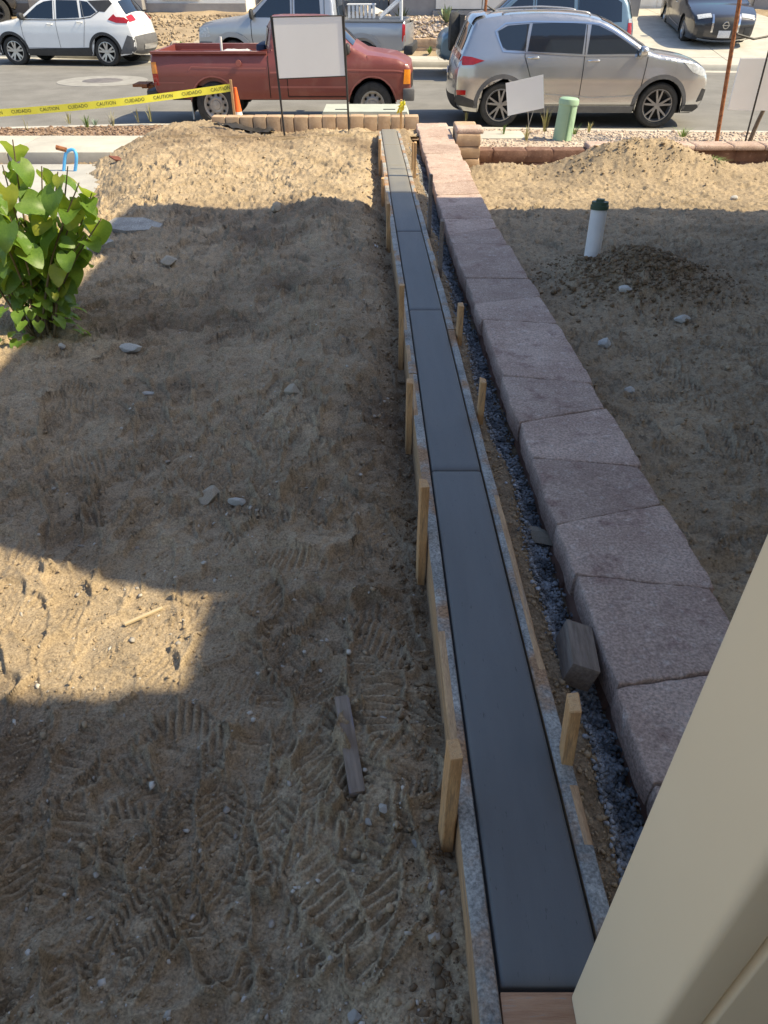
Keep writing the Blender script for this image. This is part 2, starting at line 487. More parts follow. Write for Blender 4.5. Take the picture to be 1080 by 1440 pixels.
xs_ = np.concatenate([np.linspace(-60, -16, 12), np.linspace(-14.5, 16, 62), np.linspace(18, 60, 12)])
def band(name, f0, f1, z0, z1, m, rows=2, xs=xs_, crown=0.0):
    t = np.linspace(0, 1, rows)[:, None]
    X = np.repeat(xs[None], rows, 0); Y = f0(xs)[None] * (1 - t) + f1(xs)[None] * t
    Z = z0 * (1 - t) + z1 * t + crown * 4 * t * (1 - t) + 0 * X
    return link(name, grid_mesh(name, X, Y, Z), m)
tag(band('road', lambda x: kerb_near(x) + .4, lambda x: kerb_far(x) - .4, 0, 0, ASPHALT, 12, crown=.03), kind='structure')
tag(band('gutter', lambda x: kerb_near(x) - .05, lambda x: kerb_near(x) + .42, .012, .004, CONC), kind='structure')
tag(band('gutter', lambda x: kerb_far(x) - .42, lambda x: kerb_far(x) + .05, .004, .012, CONC), kind='structure')

def sweep(name, xs, f, prof, m, smooth=40):
    P2 = np.stack([xs, f(xs)], -1)
    d = np.gradient(P2, axis=0); d /= np.linalg.norm(d, axis=1, keepdims=True)
    nrm = np.stack([-d[:, 1], d[:, 0]], -1)
    off = np.array([p[0] for p in prof]); zz = np.array([p[1] for p in prof])
    X = P2[:, None, 0] + nrm[:, None, 0] * off; Y = P2[:, None, 1] + nrm[:, None, 1] * off
    Z = np.repeat(zz[None], len(xs), 0)
    o = link(name, grid_mesh(name, X, Y, Z), m)
    o.data.set_sharp_from_angle(angle=R(smooth))
    return o
tag(sweep('kerb', xs_, kerb_near, [(.09, -.05), (.07, .02), (.04, .06), (.01, .078), (-.02, .085), (-.15, .088), (-.16, .084), (-.165, -.1)], CONC), kind='structure')
tag(sweep('kerb', xs_, kerb_far, [(-.06, -.05), (-.05, .05), (-.03, .13), (-.01, .148), (.02, .152), (.15, .155), (.16, .15), (.165, -.1)], CONC), kind='structure')

# left verge: bark-covered planting strip, then pavement and drive
tag(band('planting_strip', lambda x: 0 * x + 11.6, lambda x: kerb_near(x) - .14, .12, .075, MULCH, 3, xs=np.linspace(-14, .6, 30)), kind='structure')
g = np.random.default_rng(3)
n = 2600; xx = g.uniform(-8.5, -3.0, n); yy = 11.72 + g.uniform(0, 1, n) * (kerb_near(xx) - .17 - 11.72)
tag(scatter('mulch_chips', np.stack([xx, yy, .125 - .045 * (yy - 11.72) / 1.3], -1), g.uniform(.012, .035, n), MULCH, flat=(.3, .6), seed=4),
    'brown bark chips covering the strip beside the left kerb', 'mulch', kind='stuff')
# pavement slabs
pv = empty('pavement', (0, 0, 0)); tag(pv, kind='structure')
for i, (a, b) in enumerate([(-5.05, -3.3), (-6.85, -5.06), (-8.65, -6.86), (-10.45, -8.66), (-12.4, -10.46)]):
    MB().box((a, 10.48, -.1), (b, 11.68, .165), bev=.012).build('slab', CONC, pv, smooth=40)
tag(MB().box((-12.4, 6.0, -.25), (-3.25, 10.2, .075), bev=.01).build('driveway', mat('grey_drive', (.36, .35, .33), (.44, .43, .40), scale=3, rough=.85, bump=.002, bscale=90), smooth=40), kind='structure')

# ------------------------------------------------------------------ trodden dirt (real relief: boot prints, clods, ripples)
def relief(X, Y, base, prints, seed, amp=1.0):
    Z = base(X, Y)
    calm = 1 - .78 * np.exp(-((X + 1.25) / .75) ** 4 - ((Y - 1.68) / .42) ** 4)
    rip = fbm(X * 1.0, Y * 2.2, 3.2, 4, seed)
    Z = Z + amp * (.085 * (0.5 - np.abs(rip) * 2.2) * .5 + .05 * fbm(X, Y, 2.1, 3, seed + 3) * .8)
    Z = Z + amp * (calm * (.036 * fbm(X, Y, 9, 3, seed + 7)) + calm * .030 * (.25 - np.abs(fbm(X, Y * 1.6, 13, 3, seed + 8)) * 2))
    smooth = Z.copy()
    cl = fbm(X, Y, 30, 3, seed + 11)
    calm = calm * np.clip(1 + .28 * (Y - 1.2), 1, 2.4)
    Z = Z + amp * calm * (.012 * cl + .020 * np.clip(cl - .17, 0, 1) * 2 + .006 * fbm(X, Y, 80, 2, seed + 15))
    rowY = Y[:, 0]
    for (cx, cy, an, L, W, kind, dep) in prints:
        r0, r1 = np.searchsorted(rowY, cy - .26), np.searchsorted(rowY, cy + .26)
        if r1 - r0 < 2: continue
        dx, dy = X[r0:r1] - cx, Y[r0:r1] - cy
        u = dx * math.cos(an) + dy * math.sin(an); v = -dx * math.sin(an) + dy * math.cos(an)
        wv = W * (1 + .22 * np.sin(u / L * 4.2 + .4))
        rr = np.sqrt((np.abs(u) / (L / 2)) ** 3.2 + (np.abs(v) / (wv / 2)) ** 3.2 + 1e-9)
        inside = 1 - sstep(.86, 1.02, rr)
        rim = np.exp(-((rr - 1.14) / .13) ** 2)
        if kind == 0: ph = u / .027
        elif kind == 1: ph = (u + np.abs(v) * .9) / .030
        elif kind == 2: ph = (u * .7 + v * .7) / .025
        elif kind == 3: ph = np.sqrt((u - .04) ** 2 + v ** 2) / .024
        else: ph = (u + .012 * np.sin(v / .012)) / .022
        tr = np.tanh(2.2 * np.sin(2 * math.pi * ph)) * .0100 * (.30 if (cx < -.45 and 1.3 < cy < 2.1) else 1)
        tr = tr * sstep(-.22, .02, fbm(X[r0:r1], Y[r0:r1], 12, 2, 3 + int(cx * 37)))
        gap = np.exp(-((u + .05) / .012) ** 2)
        zz = smooth[r0:r1] * .8 + .2 * base(np.array(cx), np.array(cy)) - dep + tr * (1 - gap) + .2 * (Z[r0:r1] - smooth[r0:r1])
        Z[r0:r1] = Z[r0:r1] * (1 - inside) + zz * inside + rim * (.005 if (cx < -.45 and 1.3 < cy < 2.1) else .016)
    return Z

rows = [0.10]
while rows[-1] < 12.85:
    rows.append(rows[-1] + .0035 * (.794 * rows[-1] + 1.05))
rows = np.array(rows)
ncol = 620
xr = np.where(rows < 10.55, form_left(rows) + .004, .55)
xl = -(0.72 * (.794 * rows + 1.1) + 1.3)
t = np.linspace(0, 1, ncol)[None] ** 0.9
XL = xr[:, None] * (1 - t) + xl[:, None] * t
YL = np.repeat(rows[:, None], ncol, 1)
XL, YL = XL[:, ::-1], YL
prints = []
g = random.Random(5)
for k in range(520):
    cy = .7 + 8.5 * g.random() ** 1.5
    w = .6 + .55 * cy
    cx = float(form_left(cy)) - .12 - g.random() * w
    an = math.pi / 2 + g.gauss(0, .55) + (g.random() < .15) * 1.2
    prints.append((cx, cy, an, g.uniform(.26, .31), g.uniform(.095, .115), g.choice((0, 1, 2, 4)), g.uniform(.008, .024)))
for k in range(70):      # dense coming and going by the sunlit patch
    cy = g.uniform(1.2, 3.2); cx = g.uniform(-1.5, 0.05)
    prints.append((cx, cy, g.uniform(0, 3.14), g.uniform(.26, .31), g.uniform(.095, .115), g.choice((0, 1, 2, 4)), g.uniform(.008, .022)))
ZL = relief(XL, YL, left_base, prints, 31)
tag(link('yard_dirt', grid_mesh('yard_dirt', XL, YL, ZL), SAND), kind='structure')
def left_z(x, y):
    r = int(np.clip(np.searchsorted(rows, y), 0, len(rows) - 1)); c = int(np.argmin(np.abs(XL[r] - x)))
    return float(ZL[r, c])

rows2 = [0.3]
while rows2[-1] < 10.62:
    rows2.append(rows2[-1] + .0046 * (.794 * rows2[-1] + 1.05))
rows2 = np.array(rows2)
nc2 = 430
a2 = cap_x(rows2) + .36; b2 = .75 * (.794 * rows2 + 1.1) + 1.2
t2 = np.linspace(0, 1, nc2)[None]
XR = a2[:, None] * (1 - t2) + b2[:, None] * t2; YR = np.repeat(rows2[:, None], nc2, 1)
prints = [(g.uniform(1.1, 3.4), g.uniform(2.0, 8.5), g.uniform(0, 3.14), .29, .105, g.randrange(5), g.uniform(.004, .012)) for _ in range(110)]
ZR = relief(XR, YR, right_base, prints, 77, .85)
tag(link('neighbour_dirt', grid_mesh('neighbour_dirt', XR, YR, ZR), DAMP), kind='structure')
def right_z(x, y):
    r = int(np.clip(np.searchsorted(rows2, y), 0, len(rows2) - 1)); c = int(np.argmin(np.abs(XR[r] - x)))
    return float(ZR[r, c])

# trench between the form and the block wall
rows3 = np.linspace(.3, 10.7, 900)
t3 = np.linspace(0, 1, 26)[None]
x0, x1 = form_right(rows3)[:, None] - .004, cap_x(rows3)[:, None] + .06
XT = x0 * (1 - t3) + x1 * t3; YT = np.repeat(rows3[:, None], 26, 1)
wall_d = x1 - .06 - XT
def trench_prof(tt, top, wob):
    s = sstep(.34, .62, tt + wob)
    return top - .16 - .12 * s
wob = .35 * fbm(XT * 0, YT, 2.0, 3, 41)
ZT = strip_z(YT) - .07 - .135 * sstep(.2, .6, t3 + wob) + .02 * fbm(XT, YT, 14, 3, 44) + .015 * fbm(XT, YT, 40, 2, 46)
ZT = ZT + .06 * sstep(6.0, 7.5, YT) * (1 - t3)
tag(link('trench_dirt', grid_mesh('trench_dirt', XT, YT, ZT), TRENCH), kind='structure')
def trench_z(x, y):
    r = int(np.clip(np.searchsorted(rows3, y), 0, 899)); c = int(np.argmin(np.abs(XT[r] - x)))
    return float(ZT[r, c])
# gravel lying in the trench
g = np.random.default_rng(9)
pp, ss = [], []
for k in range(21000):
    y = .5 + 9.3 * g.random() ** 1.7
    lo = float(form_right(y)); hi = float(cap_x(y)) + .03
    tt = np.clip(g.normal(.66 - .35 * float(fbm(np.array(0.), np.array(y), 2.0, 3, 41)), .13), .25, 1.05)
    x = lo + (hi - lo) * tt
    pp.append((x, y, trench_z(x, y) + g.uniform(0, .018))); ss.append(g.uniform(.0045, .0095))
tag(scatter('trench_gravel', pp, ss, GRAVELM, seed=10), 'blue grey gravel lying in the trench beside the block wall', 'gravel', kind='stuff')

# loose pebbles and clods in the dirt
def pebbles(name, n, xf, yf, zf, sz, m, seed, label):
    g = np.random.default_rng(seed); pp, ss = [], []
    for k in range(n):
        y = yf(g); x = xf(g, y)
        s = sz[0] + (sz[1] - sz[0]) * g.random() ** 4
        pp.append((x, y, zf(x, y) + s * .15)); ss.append(s)
    tag(scatter(name, pp, ss, m, seed=seed + 1), label, 'pebbles', kind='stuff')
pebbles('loose_pebbles', 2600, lambda g, y: float(form_left(y)) - .02 - g.random() * (.8 + .62 * y), lambda g: .25 + 10 * g.random() ** 2.2, left_z, (.002, .011), PEBBLE, 51,
        'small pale pebbles strewn over the trodden yard dirt')
pebbles('dirt_clods', 2600, lambda g, y: float(form_left(y)) - .01 - abs(g.normal(0, .13)) - (g.random() < .5) * g.random() * (.5 + .5 * y), lambda g: .3 + 10 * g.random() ** 1.8, left_z, (.002, .012), CLOD, 55,
        'crumbled clods of dirt lying along the left form board')
pebbles('far_clods', 500, lambda g, y: g.uniform(-3.6, .2), lambda g: g.uniform(7.0, 11.3), left_z, (.005, .02), CLOD, 57,
        'sunlit clods of dry dirt at the street end of the yard')
pebbles('neighbour_clods', 1700, lambda g, y: float(cap_x(y)) + .42 + g.random() * (.5 + .55 * y), lambda g: 1.2 + 9 * g.random() ** 1.2, right_z, (.003, .018), CLOD, 59,
        'crumbled clods of dirt scattered right of the block wall')
pebbles('mound_clods', 700, lambda g, y: g.normal(2.95, .6), lambda g: g.normal(9.45, .3), lambda x, y: right_z(x, min(y, 10.3)), (.006, .022), CLOD, 61,
        'loose clods covering the dirt mound before the brown block wall')

def crumbs(name, n, x_of, y_of, RX, RZ, rr, sz, m, seed, label):
    g = np.random.default_rng(seed)
    y = y_of(g.random(n)); x = x_of(g.random(n), y)
    r = np.clip(np.searchsorted(rr, y), 0, len(rr) - 1)
    z = np.array([np.interp(xx, RX[i], RZ[i]) for xx, i in zip(x, r)])
    s = sz[0] + (sz[1] - sz[0]) * g.random(n) ** 2.5
    tag(scatter(name, np.stack([x, y, z + s * .2], -1), s, m, seed=seed + 1), label, 'crumbs', kind='stuff')
crumbs('soil_crumbs', 16000, lambda u, y: form_left(y) - .01 - u * (.75 + .62 * y), lambda u: .25 + 5.2 * u ** 1.7, XL, ZL, rows, (.0018, .0065), CLOD, 91, 'fine crumbs of soil over the near yard dirt')
crumbs('neighbour_crumbs', 7000, lambda u, y: cap_x(y) + .45 + u * (.4 + .55 * y), lambda u: 1.4 + 5 * u ** 1.4, XR, ZR, rows2, (.002, .008), CLOD, 93, 'fine crumbs of soil right of the cap stone wall')
crumbs('trench_crumbs', 3500, lambda u, y: form_right(y) + .005 + u * .12, lambda u: .4 + 9 * u ** 1.6, XT, ZT, rows3, (.002, .010), CLOD, 95, 'crumbled soil on the bank of the gravel trench')
DARKSOIL = mat('dark_loose_soil', (.15, .105, .065), (.27, .20, .13), scale=9, rough=.95, bump=.004, bscale=120, spec=.12)
pebbles('spoil_clods', 4200, lambda g, y: g.normal(1.78, .30), lambda g: g.normal(4.95, .24), right_z, (.004, .02), DARKSOIL, 63,
        'dark crumbled soil heaped in front of the white drain pipe')
pebbles('edge_clods', 1500, lambda g, y: float(form_left(y)) - .015 - abs(g.normal(0, .07)), lambda g: .3 + 9 * g.random() ** 1.5, left_z, (.003, .013), DARKSOIL, 65,
        'dark moist clods crumbled against the left form board')
# ------------------------------------------------------------------ concrete strip and its forms
def yline(py): return on_f(640, py, lambda x, y: strip_z(y))[1]
joints = [.52] + [yline(p) for p in (660, 435, 325, 270, 232, 203, 184)] + [10.62]
strip = tag(empty('concrete_strip', (float(strip_x(.5)), .5, .3)), 'freshly trowelled dark concrete strip poured between two form boards', 'concrete strip')
for a, b in zip(joints[:-1], joints[1:]):
    ys = np.concatenate([[a + .003, a + .006, a + .012, a + .026], np.linspace(a + .05, b - .05, max(6, int((b - a) * 12))), [b - .026, b - .012, b - .006, b - .003]])
    us = np.array([-1, -.985, -.95, -.89, -.5, 0, .5, .89, .95, .985, 1]) * HALF
    U, YY = np.meshgrid(us, ys)
    ex = np.clip((HALF - np.abs(U)) / .012, 0, 1); ey = np.clip(np.minimum(YY - a, b - YY) / .026, 0, 1)
    drop = .011 * (1 - np.sqrt(1 - (1 - ex) ** 2 + 1e-9)) + .015 * (1 - np.sqrt(1 - (1 - ey) ** 2 + 1e-9))
    Z = strip_z(YY) - drop + .003 * fbm(U, YY, 5, 2, 71)
    X = strip_x(YY) + U
    # skirt
    X = np.pad(X, 1, mode='edge'); YY = np.pad(YY, 1, mode='edge'); Z = np.pad(Z, 1, mode='edge')
    Z[0] -= .05; Z[-1] -= .05; Z[1:-1, 0] -= .05; Z[1:-1, -1] -= .05
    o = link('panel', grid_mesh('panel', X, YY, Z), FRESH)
    o.parent = strip; o.matrix_parent_inverse = Matrix.Translation(-Vector(strip.location))
# concrete under the joints (bottom of the grooves)
ysb = np.linspace(.52, 10.6, 60)
o = link('core', grid_mesh('core', np.stack([strip_x(ysb) - HALF - .005, strip_x(ysb) + HALF + .005], -1), np.stack([ysb, ysb], -1), np.stack([strip_z(ysb) - .022] * 2, -1)), mat('groove_concrete', (.05, .05, .05), rough=.9))
o.parent = strip; o.matrix_parent_inverse = Matrix.Translation(-Vector(strip.location))

def form_board(name, y0, y1, side, label, dz=0.0):
    ys = np.linspace(y0, y1, max(4, int((y1 - y0) * 14)))
    inner = strip_x(ys) + side * (HALF + .006)
    wob = .006 * (fbm(ys * 0 + side, ys, 3.1, 3, 88))
    outer = strip_x(ys) + side * (HALF + .006 + FORM_W) + side * wob * 1.6
    top = strip_z(ys) - .004 + dz + .008 * fbm(ys * 0, ys, 4, 3, 90 + side)
    lo, hi = (outer, inner) if side < 0 else (inner, outer)
    bare = fbm(ys * 0 + 3 * side, ys, 1.7, 3, 120)
    mb = MB(); n = len(ys)
    V = []
    for i in range(n):
        V += [(lo[i], ys[i], top[i] - .40), (lo[i], ys[i], top[i] - .004), (lo[i] + .004, ys[i], top[i]), ((lo[i] + hi[i]) / 2, ys[i], top[i] + .002), (hi[i] - .003, ys[i], top[i]), (hi[i], ys[i], top[i] - .004), (hi[i], ys[i], top[i] - .40)]
    F, MI = [], []
    for i in range(n - 1):
        for k in range(6):
            F.append((i * 7 + k, i * 7 + k + 1, (i + 1) * 7 + k + 1, (i + 1) * 7 + k)); MI.append(0 if k in (0, 5) or (k in ((1, 2) if side < 0 else (3, 4)) and bare[i] > .13) else 1)
    F += [tuple(range(7)), tuple(reversed(range((n - 1) * 7, n * 7)))]; MI += [0, 0]
    mb.v, mb.f, mb.mi = V, F, MI
    o = mb.build(name, [WOOD, CEMENT], None, smooth=30)
    tag(o, label, 'form board', 'form boards along the concrete strip')
form_board('form_board', .30, 3.3, -1, 'nearest left form board smeared with cement beside the strip')
form_board('form_board', 3.304, 7.2, -1, 'middle left form board smeared with cement beside the strip', .003)
form_board('form_board', 7.204, 10.5, -1, 'far sunlit left form board beside the strip', -.002)
form_board('form_board', .36, 3.9, 1, 'nearest right form board smeared with cement, towards the gravel trench')
form_board('form_board', 3.904, 7.6, 1, 'middle right form board smeared with cement, towards the gravel trench', .003)
form_board('form_board', 7.604, 10.5, 1, 'far sunlit right form board smeared with cement', -.002)
xa, xb = float(strip_x(.5)) - HALF - .003, float(strip_x(.5)) + HALF + .003
tag(MB().box((xa, .455, .38), (xb, .514, .577), bev=.003).build('stop_board', mat('stop_board_wood', (.36, .18, .10), (.50, .29, .17), scale=6, rough=.8, bump=.002, bscale=40, stretch=(1.2, 12, 12), c3=(.30, .28, .26), scale3=12), smooth=30),
    'short reddish wooden block closing the near end of the strip', 'form board')

# stakes
def stake(px_top, py_top, py_bot, side, label, lean=(0, 0), w=.054, th=.028, dz=0.0, mw=STAKE):
    y = on_f(px_top, py_bot, (lambda x, y: left_base(form_left(y) - .03, y)) if side < 0 else (lambda x, y: strip_z(y) - .14))[1]
    x = float(form_left(y)) - th / 2 - .006 if side < 0 else float(form_right(y)) + th / 2 + .006
    zb = float(strip_z(y)) - .48
    zt = on_y(px_top, py_top, y)[2] + dz
    bm = bmesh.new(); bmesh.ops.create_cube(bm, size=1)
    for v in bm.verts:
        v.co = Vector((v.co.x * th, v.co.y * w, (v.co.z + .5) * (zt - zb)))
        if v.co.z > .1: v.co.z += random.uniform(-.006, .006)
    bmesh.ops.bevel(bm, geom=bm.edges[:], offset=.0025, segments=1, affect='EDGES')
    bmesh.ops.subdivide_edges(bm, edges=[e for e in bm.edges if abs(e.verts[0].co.z - e.verts[1].co.z) > .1], cuts=4)
    for v in bm.verts:
        v.co.x += random.uniform(-.0012, .0012); v.co.y += random.uniform(-.0012, .0012)
    m_ = bpy.data.meshes.new('stake'); bm.to_mesh(m_); bm.free()
    o = link('form_stake', m_, mw, None, (x, y, zb), (lean[0], lean[1], random.uniform(-.12, .12)))
    tag(o, label, 'stake', 'wooden stakes holding the forms')
    return o
stake(626, 1052, 1182, -1, 'left form stake nearest the cream fence, with a split top')
stake(588, 680, 826, -1, 'second left form stake from the cream fence, orange and tall')
stake(572, 535, 636, -1, 'third left form stake from the cream fence')
stake(558, 400, 516, -1, 'fourth left form stake from the cream fence, tall and dark')
stake(545, 285, 356, -1, 'left form stake just inside the shade edge')
stake(537, 250, 290, -1, 'left form stake standing on the shade edge')
stake(534, 196, 250, -1, 'left form stake in the sun near the strip end')
stake(833, 988, 1108, 1, 'right form stake nearest the cream fence, pale and square topped', lean=(.0, -.06))
stake(686, 535, 612, 1, 'second right form stake from the cream fence, orange')
stake(651, 428, 500, 1, 'third right form stake from the cream fence, above the gravel')
stake(627, 310, 402, 1, 'dark right form stake in the shade, farthest above the gravel', mw=OLDWOOD)
stake(603, 245, 345, 1, 'weathered right form stake at the shade edge', mw=OLDWOOD)
stake(586, 200, 268, 1, 'sunlit right form stake leaning near the strip end')
stake(580, 200, 258, 1, 'thin sunlit right form stake paired with another near the strip end', w=.025, th=.018)
tape_stake = stake(567, 140, 190, 1, 'thin stake with yellow tape knot at the strip end', w=.03, th=.03)
# ------------------------------------------------------------------ block wall with caps along the strip
def rough_stone(name, quad, z0, zt, m, parent, res=9, bev=.018, bumpy=.005, seed=0, side_bulge=.008):
    """a tumbled stone: plan quad (4 xy points, anticlockwise), bottom z0, top function or number"""
    u = np.linspace(0, 1, res); e = bev / .3
    u = np.concatenate([[0, e * .3, e], np.linspace(.12, .88, res - 4), [1 - e, 1 - e * .3, 1]])
    U, V = np.meshgrid(u, u)
    q = np.array(quad, float)
    X = (q[0, 0] * (1 - U) + q[1, 0] * U) * (1 - V) + (q[3, 0] * (1 - U) + q[2, 0] * U) * V
    Y = (q[0, 1] * (1 - U) + q[1, 1] * U) * (1 - V) + (q[3, 1] * (1 - U) + q[2, 1] * U) * V
    cx, cy = X.mean(), Y.mean()
    er = np.clip(np.minimum(np.minimum(U, 1 - U), np.minimum(V, 1 - V)) / e, 0, 1)
    corner = np.clip((.10 - np.minimum(U, 1 - U)) / .10, 0, 1) * np.clip((.10 - np.minimum(V, 1 - V)) / .10, 0, 1)
    X = X + (cx - X) * corner * .025; Y = Y + (cy - Y) * corner * .025
    X = X + .015 * fbm(X, Y, 9, 3, seed) + .008 * fbm(X, Y, 34, 2, seed + 1); Y = Y + .015 * fbm(X + 5, Y, 9, 3, seed + 4) + .008 * fbm(X, Y + 3, 34, 2, seed + 5)
    zz = zt(X, Y) if callable(zt) else zt + 0 * X
    Z = zz - bev * (1 - np.sqrt(np.clip(1 - (1 - er) ** 2, 0, 1))) * .8 + bumpy * fbm(X, Y, 7, 4, seed + 8) * 2 + bumpy * 1.2 * fbm(X, Y, 30, 2, seed + 9)
    X = np.pad(X, 2, mode='edge'); Y = np.pad(Y, 2, mode='edge'); Z = np.pad(Z, 2, mode='edge')
    n = X.shape[0]
    ring1 = np.zeros((n, n), bool); ring1[1, 1:-1] = ring1[-2, 1:-1] = ring1[1:-1, 1] = ring1[1:-1, -2] = True
    ring2 = np.zeros((n, n), bool); ring2[0] = ring2[-1] = ring2[:, 0] = ring2[:, -1] = True
    for rg, fz in ((ring1, .5), (ring2, 1.0)):
        Z[rg] = Z[rg] * (1 - fz) + z0 * fz
        if fz < 1:
            k = side_bulge * (1 + fbm(X * 3, Y * 3, 8, 2, seed + 2))
            L = np.hypot(X - cx, Y - cy) + 1e-6
            X[rg] = (X + (X - cx) / L * k)[rg]; Y[rg] = (Y + (Y - cy) / L * k)[rg]
    me = grid_mesh(name, X, Y, Z); me.set_sharp_from_angle(angle=R(50))
    o = link(name, me, m); o.parent = parent
    o.matrix_parent_inverse = Matrix.Translation(-Vector(parent.location))
    return o

wall = tag(empty('cap_stone_wall', (.8, 1.0, .2)), 'low wall topped with wide purplish tumbled cap stones along the gravel trench', 'retaining wall')
Ly = [1250, 1100, 965, 807, 737, 642, 593, 528, 449, 427, 390, 343, 330, 307, 292, 274, 258, 243, 229, 216, 204, 193, 183, 173]
Ry = [1290, 1110, 935, 828, 708, 655, 573, 538, 455, 416, 391, 344, 320, 307, 284, 272, 254, 242, 226, 215, 202, 192, 181, 172]
def capY(py, px): return on_f(px, py, lambda x, y: cap_z(y))[1]
LY = [capY(p, 800) for p in Ly]; RY = [capY(p, 900) for p in Ry]
LY[0] = .72; RY[0] = .70; LY[1] = max(LY[1], .95); RY[1] = max(RY[1], .93)
CW = .435
for i in range(len(LY) - 1):
    gp = .0015
    a0, a1, b0, b1 = LY[i] + gp, LY[i + 1] - gp, RY[i] + gp, RY[i + 1] - gp
    jl, jr = random.uniform(-.006, .006), random.uniform(-.012, .012)
    quad = [(float(cap_x(a0)) + jl, a0), (float(cap_x(b0)) + CW + jr, b0), (float(cap_x(b1)) + CW + jr, b1), (float(cap_x(a1)) + jl, a1)]
    dz = random.uniform(-.004, .004)
    ym = (a0 + a1) / 2
    rough_stone('cap_stone', quad, float(cap_z(ym)) - .10, lambda x, y, dz=dz: cap_z(y) + dz, PAVER, wall, res=18, bev=.006, bumpy=.0035, seed=100 + i * 3, side_bulge=.003)
# courses below the caps, trench side
for c in range(2):
    y = .75 - c * .13
    while y < 10.3:
        ln = random.uniform(.26, .34); ym = y + ln / 2
        zt = float(cap_z(ym)) - .104 - c * .142
        off = .028 + random.uniform(-.006, .006)
        if not (c == 0 and 6.9 < ym < 10 and random.random() < .0):
            x = float(cap_x(ym)) + off
            rough_stone('block', [(x, y + .003), (x + .26, y + .003), (x + .26, y + ln - .003), (x, y + ln - .003)], zt - .138, zt, PAVERSIDE, wall, res=6, seed=300 + int(y * 20) + c, side_bulge=.016)
        y += ln
# pier at the street end of the wall
pier = tag(empty('block_pier', (1.2, 10.4, -.1)), 'sunlit tan block pier at the far end of the cap stone wall', 'pier')
for c in range(4):
    z0 = -.12 + c * .14
    rough_stone('block', [(.93, 10.12), (1.24, 10.12), (1.24, 10.42), (.93, 10.42)], z0, z0 + .136, TANBLOCK, pier, res=7, seed=500 + c)
rough_stone('block', [(.93, 10.14), (1.27, 10.14), (1.27, 10.45), (.93, 10.45)], .44, .50, PAVER, pier, res=7, seed=520)
rough_stone('block', [(.945, 10.47), (1.24, 10.47), (1.24, 10.9), (.945, 10.9)], .28, .47, TANBLOCK, pier, res=7, seed=521)

# brown split-face wall across the neighbour's yard
bw = tag(empty('split_block_wall', (3.5, 10.6, -.1)), 'dark brown two course split face wall below the green pedestal', 'retaining wall')
def wall_run(x0, x1, y0, y1, z0, courses, h, m, parent, lens=(.34, .46), seed=0, dep=.24, rnd=random.Random(3)):
    for c in range(courses):
        x = x0 - (c % 2) * .16
        while x < x1:
            ln = rnd.uniform(*lens)
            a, b = max(x, x0) + .003, min(x + ln, x1) - .003
            x += ln
            if b - a < .05: continue
            f = lambda q: y0 + (y1 - y0) * (q - x0) / (x1 - x0)
            k = rnd.uniform(-.008, .008)
            rough_stone('block', [(a, f(a) + k), (b, f(b) + k), (b, f(b) + dep), (a, f(a) + dep)], z0 + c * h, z0 + (c + 1) * h - .004, m, parent, res=6, bev=.014, seed=seed + int(x * 31) + c * 7, side_bulge=.018)
wall_run(1.245, 8.0, 10.55, 10.62, -.13, 2, .155, BROWNBLOCK, bw, seed=600)
# pale cap slabs on the right half of that wall
x = 2.75
rnd = random.Random(8)
while x < 7.8:
    ln = rnd.uniform(.42, .55)
    rough_stone('cap_stone', [(x + .004, 10.53), (x + ln - .004, 10.53), (x + ln - .004, 10.86), (x + .004, 10.86)], .178, .235, PAVER, bw, res=6, seed=700 + int(x * 9))
    x += ln
# row of upright tan blocks before the red pickup
bl = tag(empty('block_edging', (-1, 11.4, .2)), 'row of tan blocks set on edge behind the dirt, below the red pickup', 'edging')
x = -2.45
while x < .32:
    ln = rnd.uniform(.185, .205); jz = rnd.uniform(-.006, .006)
    MB().box((x + .004, 11.38, .17), (x + ln - .004, 11.58, .455 + jz), bev=.012).build('block', TANBLOCK, bl, smooth=40).matrix_parent_inverse = Matrix.Translation(-Vector(bl.location))
    x += ln
# planting strip on the neighbour's side: gravel, kerb side
tag(band('planting_strip', lambda x: 0 * x + 10.78, lambda x: kerb_near(x) - .14, .16, .08, mat('gravel_bed', (.42, .34, .26), (.55, .46, .37), scale=30, rough=.95, bump=.01, bscale=90), 4, xs=np.linspace(.9, 14, 30)), kind='structure')
g = np.random.default_rng(31)
n = 4200; xx = g.uniform(1.3, 9, n); yy = 10.86 + g.uniform(0, 1, n) * (kerb_near(xx) - .17 - 10.86)
tag(scatter('strip_gravel', np.stack([xx, yy, .155 - .075 * (yy - 10.86) / (kerb_near(xx) - 11)], -1), g.uniform(.010, .03, n), ROCKG, seed=32), 'tan gravel covering the strip around the green pedestal', 'gravel', kind='stuff')
MBp = MB().box((1.35, 11.6, .05), (2.1, 12.2, .145), bev=.01)
tag(MBp.build('utility_cover', CONC, smooth=40), 'flat concrete utility lid in the gravel left of the green pedestal', 'utility cover')

